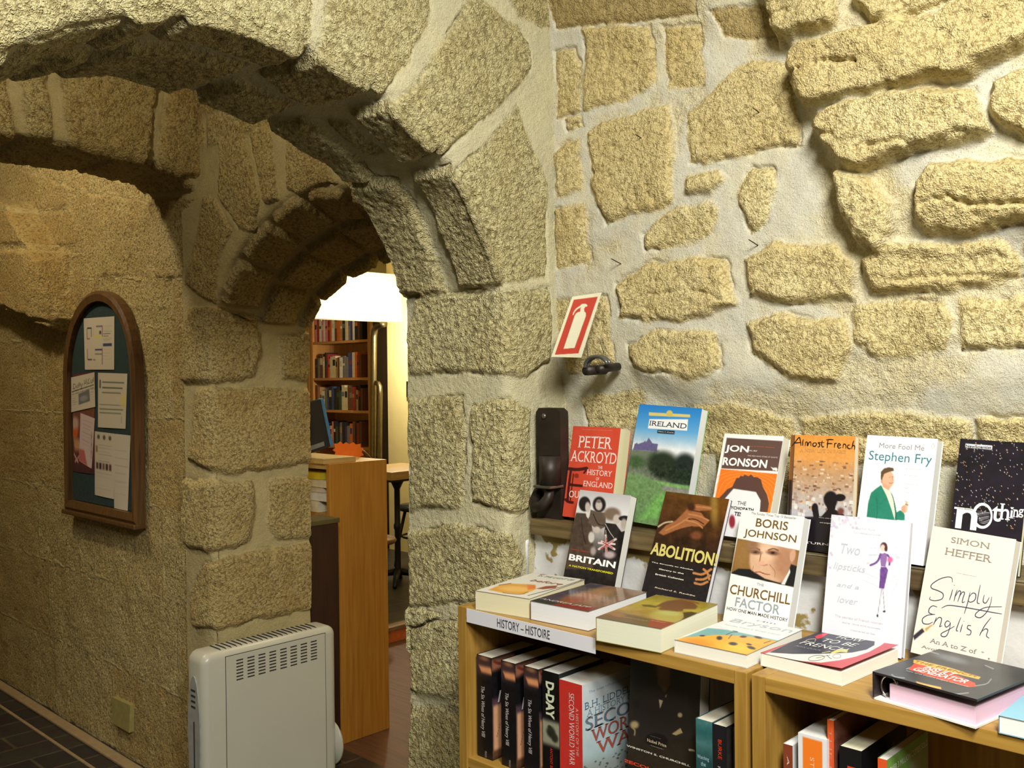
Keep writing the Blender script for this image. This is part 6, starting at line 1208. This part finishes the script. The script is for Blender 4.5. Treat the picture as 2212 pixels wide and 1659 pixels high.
CN = {'cream': (206, 190, 150), 'white': (222, 216, 206), 'black': (34, 32, 36), 'red': (150, 40, 36), 'orange': (206, 104, 36), 'blue': (56, 72, 120), 'grey': (116, 112, 110), 'brown': (104, 64, 40), 'pink': (206, 130, 130), 'green': (60, 80, 56), 'purple': (74, 52, 104), 'tan': (170, 130, 84)}
ORD = ['first', 'second', 'third', 'fourth', 'fifth', 'sixth', 'seventh', 'eighth', 'ninth', 'tenth', 'eleventh', 'twelfth', 'thirteenth', 'fourteenth', 'fifteenth', 'sixteenth', 'seventeenth', 'eighteenth', 'nineteenth', 'twentieth', 'twenty-first', 'twenty-second']
SHN = ['top', 'second', 'third', 'fourth']
PAL = [['pink', 'red', 'white', 'pink', 'white', 'pink', 'red', 'orange', 'white', 'brown', 'orange', 'tan', 'black', 'cream', 'grey', 'purple', 'white', 'black', 'brown', 'black'], ['black', 'grey', 'brown', 'cream', 'black', 'red', 'orange', 'cream', 'cream', 'tan', 'brown', 'white', 'grey', 'grey', 'blue', 'purple', 'cream', 'orange', 'red', 'brown'],
       ['brown', 'tan', 'cream', 'white', 'grey', 'blue', 'black', 'blue', 'black', 'black', 'green', 'cream', 'cream', 'brown', 'brown', 'red', 'brown', 'tan', 'black', 'brown'], ['red', 'cream', 'brown', 'grey', 'blue', 'black', 'cream', 'pink', 'black', 'green', 'black', 'grey', 'black', 'purple', 'grey', 'orange', 'brown', 'black', 'red', 'brown']]
for si in range(4):
    y = yL - .042; k = 0
    while y > yR + .075 and k < 20:
        tk = rng.uniform(.024, .046); hh = rng.uniform(.165, .225) if si else rng.uniform(.18, .23); cn = PAL[si][k]; dp = rng.uniform(.12, .15); c0 = Vector((TX + .02, y - tk / 2, shz[si] + .0005))
        b_ = MB(c0); b_.box((c0.x, y - tk + .001, c0.z), (c0.x + dp, y - .001, c0.z + hh), bev=.0012)
        if k % 3 != 1: b_.box((c0.x - .0005, y - tk + .004, c0.z + hh * .55), (c0.x + .001, y - .004, c0.z + hh * rng.uniform(.65, .85)), 1)
        o = b_.build('book', [mat('far_' + cn, CN[cn], .5), mat('far_' + PAL[(si + 1) % 4][k], CN[PAL[(si + 1) % 4][k]], .5)]); o.location = c0
        tag(o, '%s book, %s from the left on the %s visible shelf of the far bookcase' % (cn, ORD[k], SHN[si]), 'book', 'books on the %s visible shelf of the far bookcase' % SHN[si]); y -= tk; k += 1
# chrome rails, dark door, lamp, table, chair, stool
M_CHROME = mat('chrome_tube', (132, 120, 92), .32, 1.0)
XR = 4.86
def rail(lb, pts, r):
    q = [spot(*p, 'x', XR) for p in zq(*pts)]; c0 = q[len(q) // 2].copy(); c0[2] = .085; b_ = MB(c0); b_.tube([(p[0], p[1], p[2]) for p in q] + [(q[-1][0], q[-1][1], .086)], r, 10); o = b_.build('chrome_rail', M_CHROME); o.location = c0; tag(o, lb, 'rail', 'chrome rails beside the far bookcase')
rail('tall bent chrome rail right beside the far bookcase', ((960, 96), (920, 100), (880, 122), (855, 165), (845, 240), (842, 700), (840, 1200), (838, 1500)), .030)
XR = 4.82
rail('shorter hooked chrome rail in front of the dark door', ((868, 760), (872, 738), (886, 740), (905, 780), (910, 860), (906, 1200), (904, 1500)), .022)
b_ = MB(); b_.box((4.96, ycr + .002, .085), (5.0, yR - .002, 2.3)); b_.build('door_1', wood('dark_door_wood', (30, 20, 12), (44, 30, 18), 'z', 5., .4), kind='structure')
pl = spot(893, 742, 'x', 4.72); lm = thing('wall_lamp', 'bright white globe lamp on the cream wall half hidden by the arch', 'lamp', pl)
b_ = MB(pl); b_.lathe([(.05, 0), (.05, .01), (.02, .02)], 20, M=Matrix.Translation((4.949, pl[1], pl[2])) @ Matrix.Rotation(math.radians(-90), 4, 'Y')); b_.build('wall_plate', M_CHROME, lm)
b_ = MB(pl); b_.tube([(4.93, pl[1], pl[2]), (4.75, pl[1], pl[2])], .01, 8); b_.build('arm', M_CHROME, lm)
b_ = MB(pl); b_.lathe([(.045 * math.sin(a) + .0005, -.045 * math.cos(a)) for a in np.linspace(0, math.pi, 12)], 18, c=(4.71, pl[1], pl[2])); b_.build('globe', glow('lit_globe', (255, 246, 220), 30), lm, label='glowing white globe')
lamp('wall_lamp_light', (4.62, pl[1], pl[2] + .02), 30, (1.0, .90, .68), .05)
p = spot(889, 841, 'x', 4.94); b_ = MB(p); b_.box((4.925, p[1] - .09, p[2] - .065), (4.95, p[1] + .05, p[2] + .065), bev=.004); o = b_.build('wall_box', mat('black_plastic', (24, 24, 26), .4)); o.location = p; tag(o, 'small black box on the cream wall beside the arch edge', 'box')
pb = spot(860, 1258, 'z', .087); pb = np.array([pb[0], pb[1], .085]); tbx = thing('cafe_table', 'small square wooden table with black cast iron pedestal in the back room', 'table', pb); M_CI = mat('cast_iron', (22, 21, 22), .45, .4)
dv = ROT[2]; zt = spot(862, 1010, 'x', pb[0])[2]
R45 = Matrix.Translation(pb) @ Matrix.Rotation(math.radians(0), 4, 'Z') @ Matrix.Translation(-Vector(pb))
b_ = MB(pb); b_.box((pb[0] - .25, pb[1] - .25, zt - .055), (pb[0] + .25, pb[1] + .25, zt), bev=.004); b_.build('table_top', wood('table_top_wood', (150, 118, 66), (172, 140, 86), 'x', 5.), tbx)
b_ = MB(pb); b_.box((pb[0] - .23, pb[1] - .23, zt - .07), (pb[0] + .23, pb[1] + .23, zt - .0555)); b_.build('under_frame', M_CI, tbx)
H = zt - .07 - .085; b_ = MB(pb); b_.lathe([(.03, .03), (.022, .10), (.02, H * .5), (.026, H * .52), (.026, H * .55), (.02, H * .57), (.02, H - .08), (.034, H - .05), (.06, H)], 16, c=pb); b_.build('column', M_CI, tbx)
for k in range(4): a = math.pi / 4 + k * math.pi / 2; b_ = MB(pb); b_.tube([pb + np.array([0, 0, .08]), pb + np.array([.14 * math.cos(a), .14 * math.sin(a), .06]), pb + np.array([.22 * math.cos(a), .22 * math.sin(a), .014])], [.026, .02, .014], 8); b_.build('foot', M_CI, tbx)
ps = spot(893, 1091, 'z', .55); ps = np.array([ps[0] + .03, ps[1] - .06, .085]); sc = thing('black_chair', 'black chair with round seat beside the cafe table in the back room', 'chair', ps); M_BLK = mat('black_vinyl', (20, 20, 26), .4)
b_ = MB(ps); b_.lathe([(.001, .435), (.17, .435), (.18, .45), (.17, .47), (.001, .475)], 26, c=ps); b_.build('seat', M_BLK, sc)
for k in range(4): a = math.pi / 4 + k * math.pi / 2; b_ = MB(ps); b_.tube([ps + np.array([.12 * math.cos(a), .12 * math.sin(a), .44]), ps + np.array([.17 * math.cos(a), .17 * math.sin(a), .22]), ps + np.array([.2 * math.cos(a), .2 * math.sin(a), .012])], .012, 8); b_.build('leg', M_CI, sc)
b_ = MB(ps); b_.tube([ps + np.array([.15 * math.cos(a), .15 * math.sin(a), .24]) for a in np.linspace(0, 2 * math.pi, 25)], .008, 8); b_.build('ring', M_CI, sc)
b_ = MB(ps); b_.tube([ps + np.array([.05 + .02 * k, -.19 + .0 * k, .45 + .1 * k]) for k in range(5)], .014, 8); b_.tube([ps + np.array([-.14 + .02 * k, -.19 + .01 * k, .45 + .1 * k]) for k in range(5)], .014, 8); b_.build('back_frame', M_CI, sc)
# bentwood chair whose hoop shows above the counter
M_BENT = wood('bentwood_brown', (84, 52, 26), (120, 80, 44), 'x', 5., .35); pc = spot(768, 985, 'y', 4.75); pc = np.array([pc[0], 4.75, .085]); bc = thing('bentwood_chair', 'brown bentwood chair whose curved back shows behind the orange star card', 'chair', pc)
zt_ = spot(790, 969, 'y', 4.75)[2] - .085
b_ = MB(pc); b_.tube([pc + np.array([-.20 * math.cos(a), .03 * math.sin(a), zt_ - .30 + .30 * math.sin(a)]) for a in np.linspace(0, math.pi, 20)], .014, 8); b_.build('back_hoop', M_BENT, bc)
b_ = MB(pc); b_.tube([pc + np.array([-.13 * math.cos(a), .03 * math.sin(a), zt_ - .30 + .22 * math.sin(a)]) for a in np.linspace(0, math.pi, 20)], .010, 8); b_.build('inner_hoop', M_BENT, bc)
b_ = MB(pc); b_.lathe([(.001, .43), (.15, .43), (.16, .445), (.15, .46), (.001, .46)], 26, c=pc + np.array([-.05, -.2, 0])); b_.build('seat', M_BENT, bc)
for sx_ in (-1, 1):
    b_ = MB(pc); b_.tube([pc + np.array([sx_ * .20, 0, zt_ - .30]), pc + np.array([sx_ * .18, -.02, .44]), pc + np.array([sx_ * .19, .03, .01])], .014, 8); b_.build('leg', M_BENT, bc)
    b_ = MB(pc); b_.tube([pc + np.array([sx_ * .14, -.34, .44]), pc + np.array([sx_ * .17, -.38, .01])], .013, 8); b_.build('leg', M_BENT, bc)
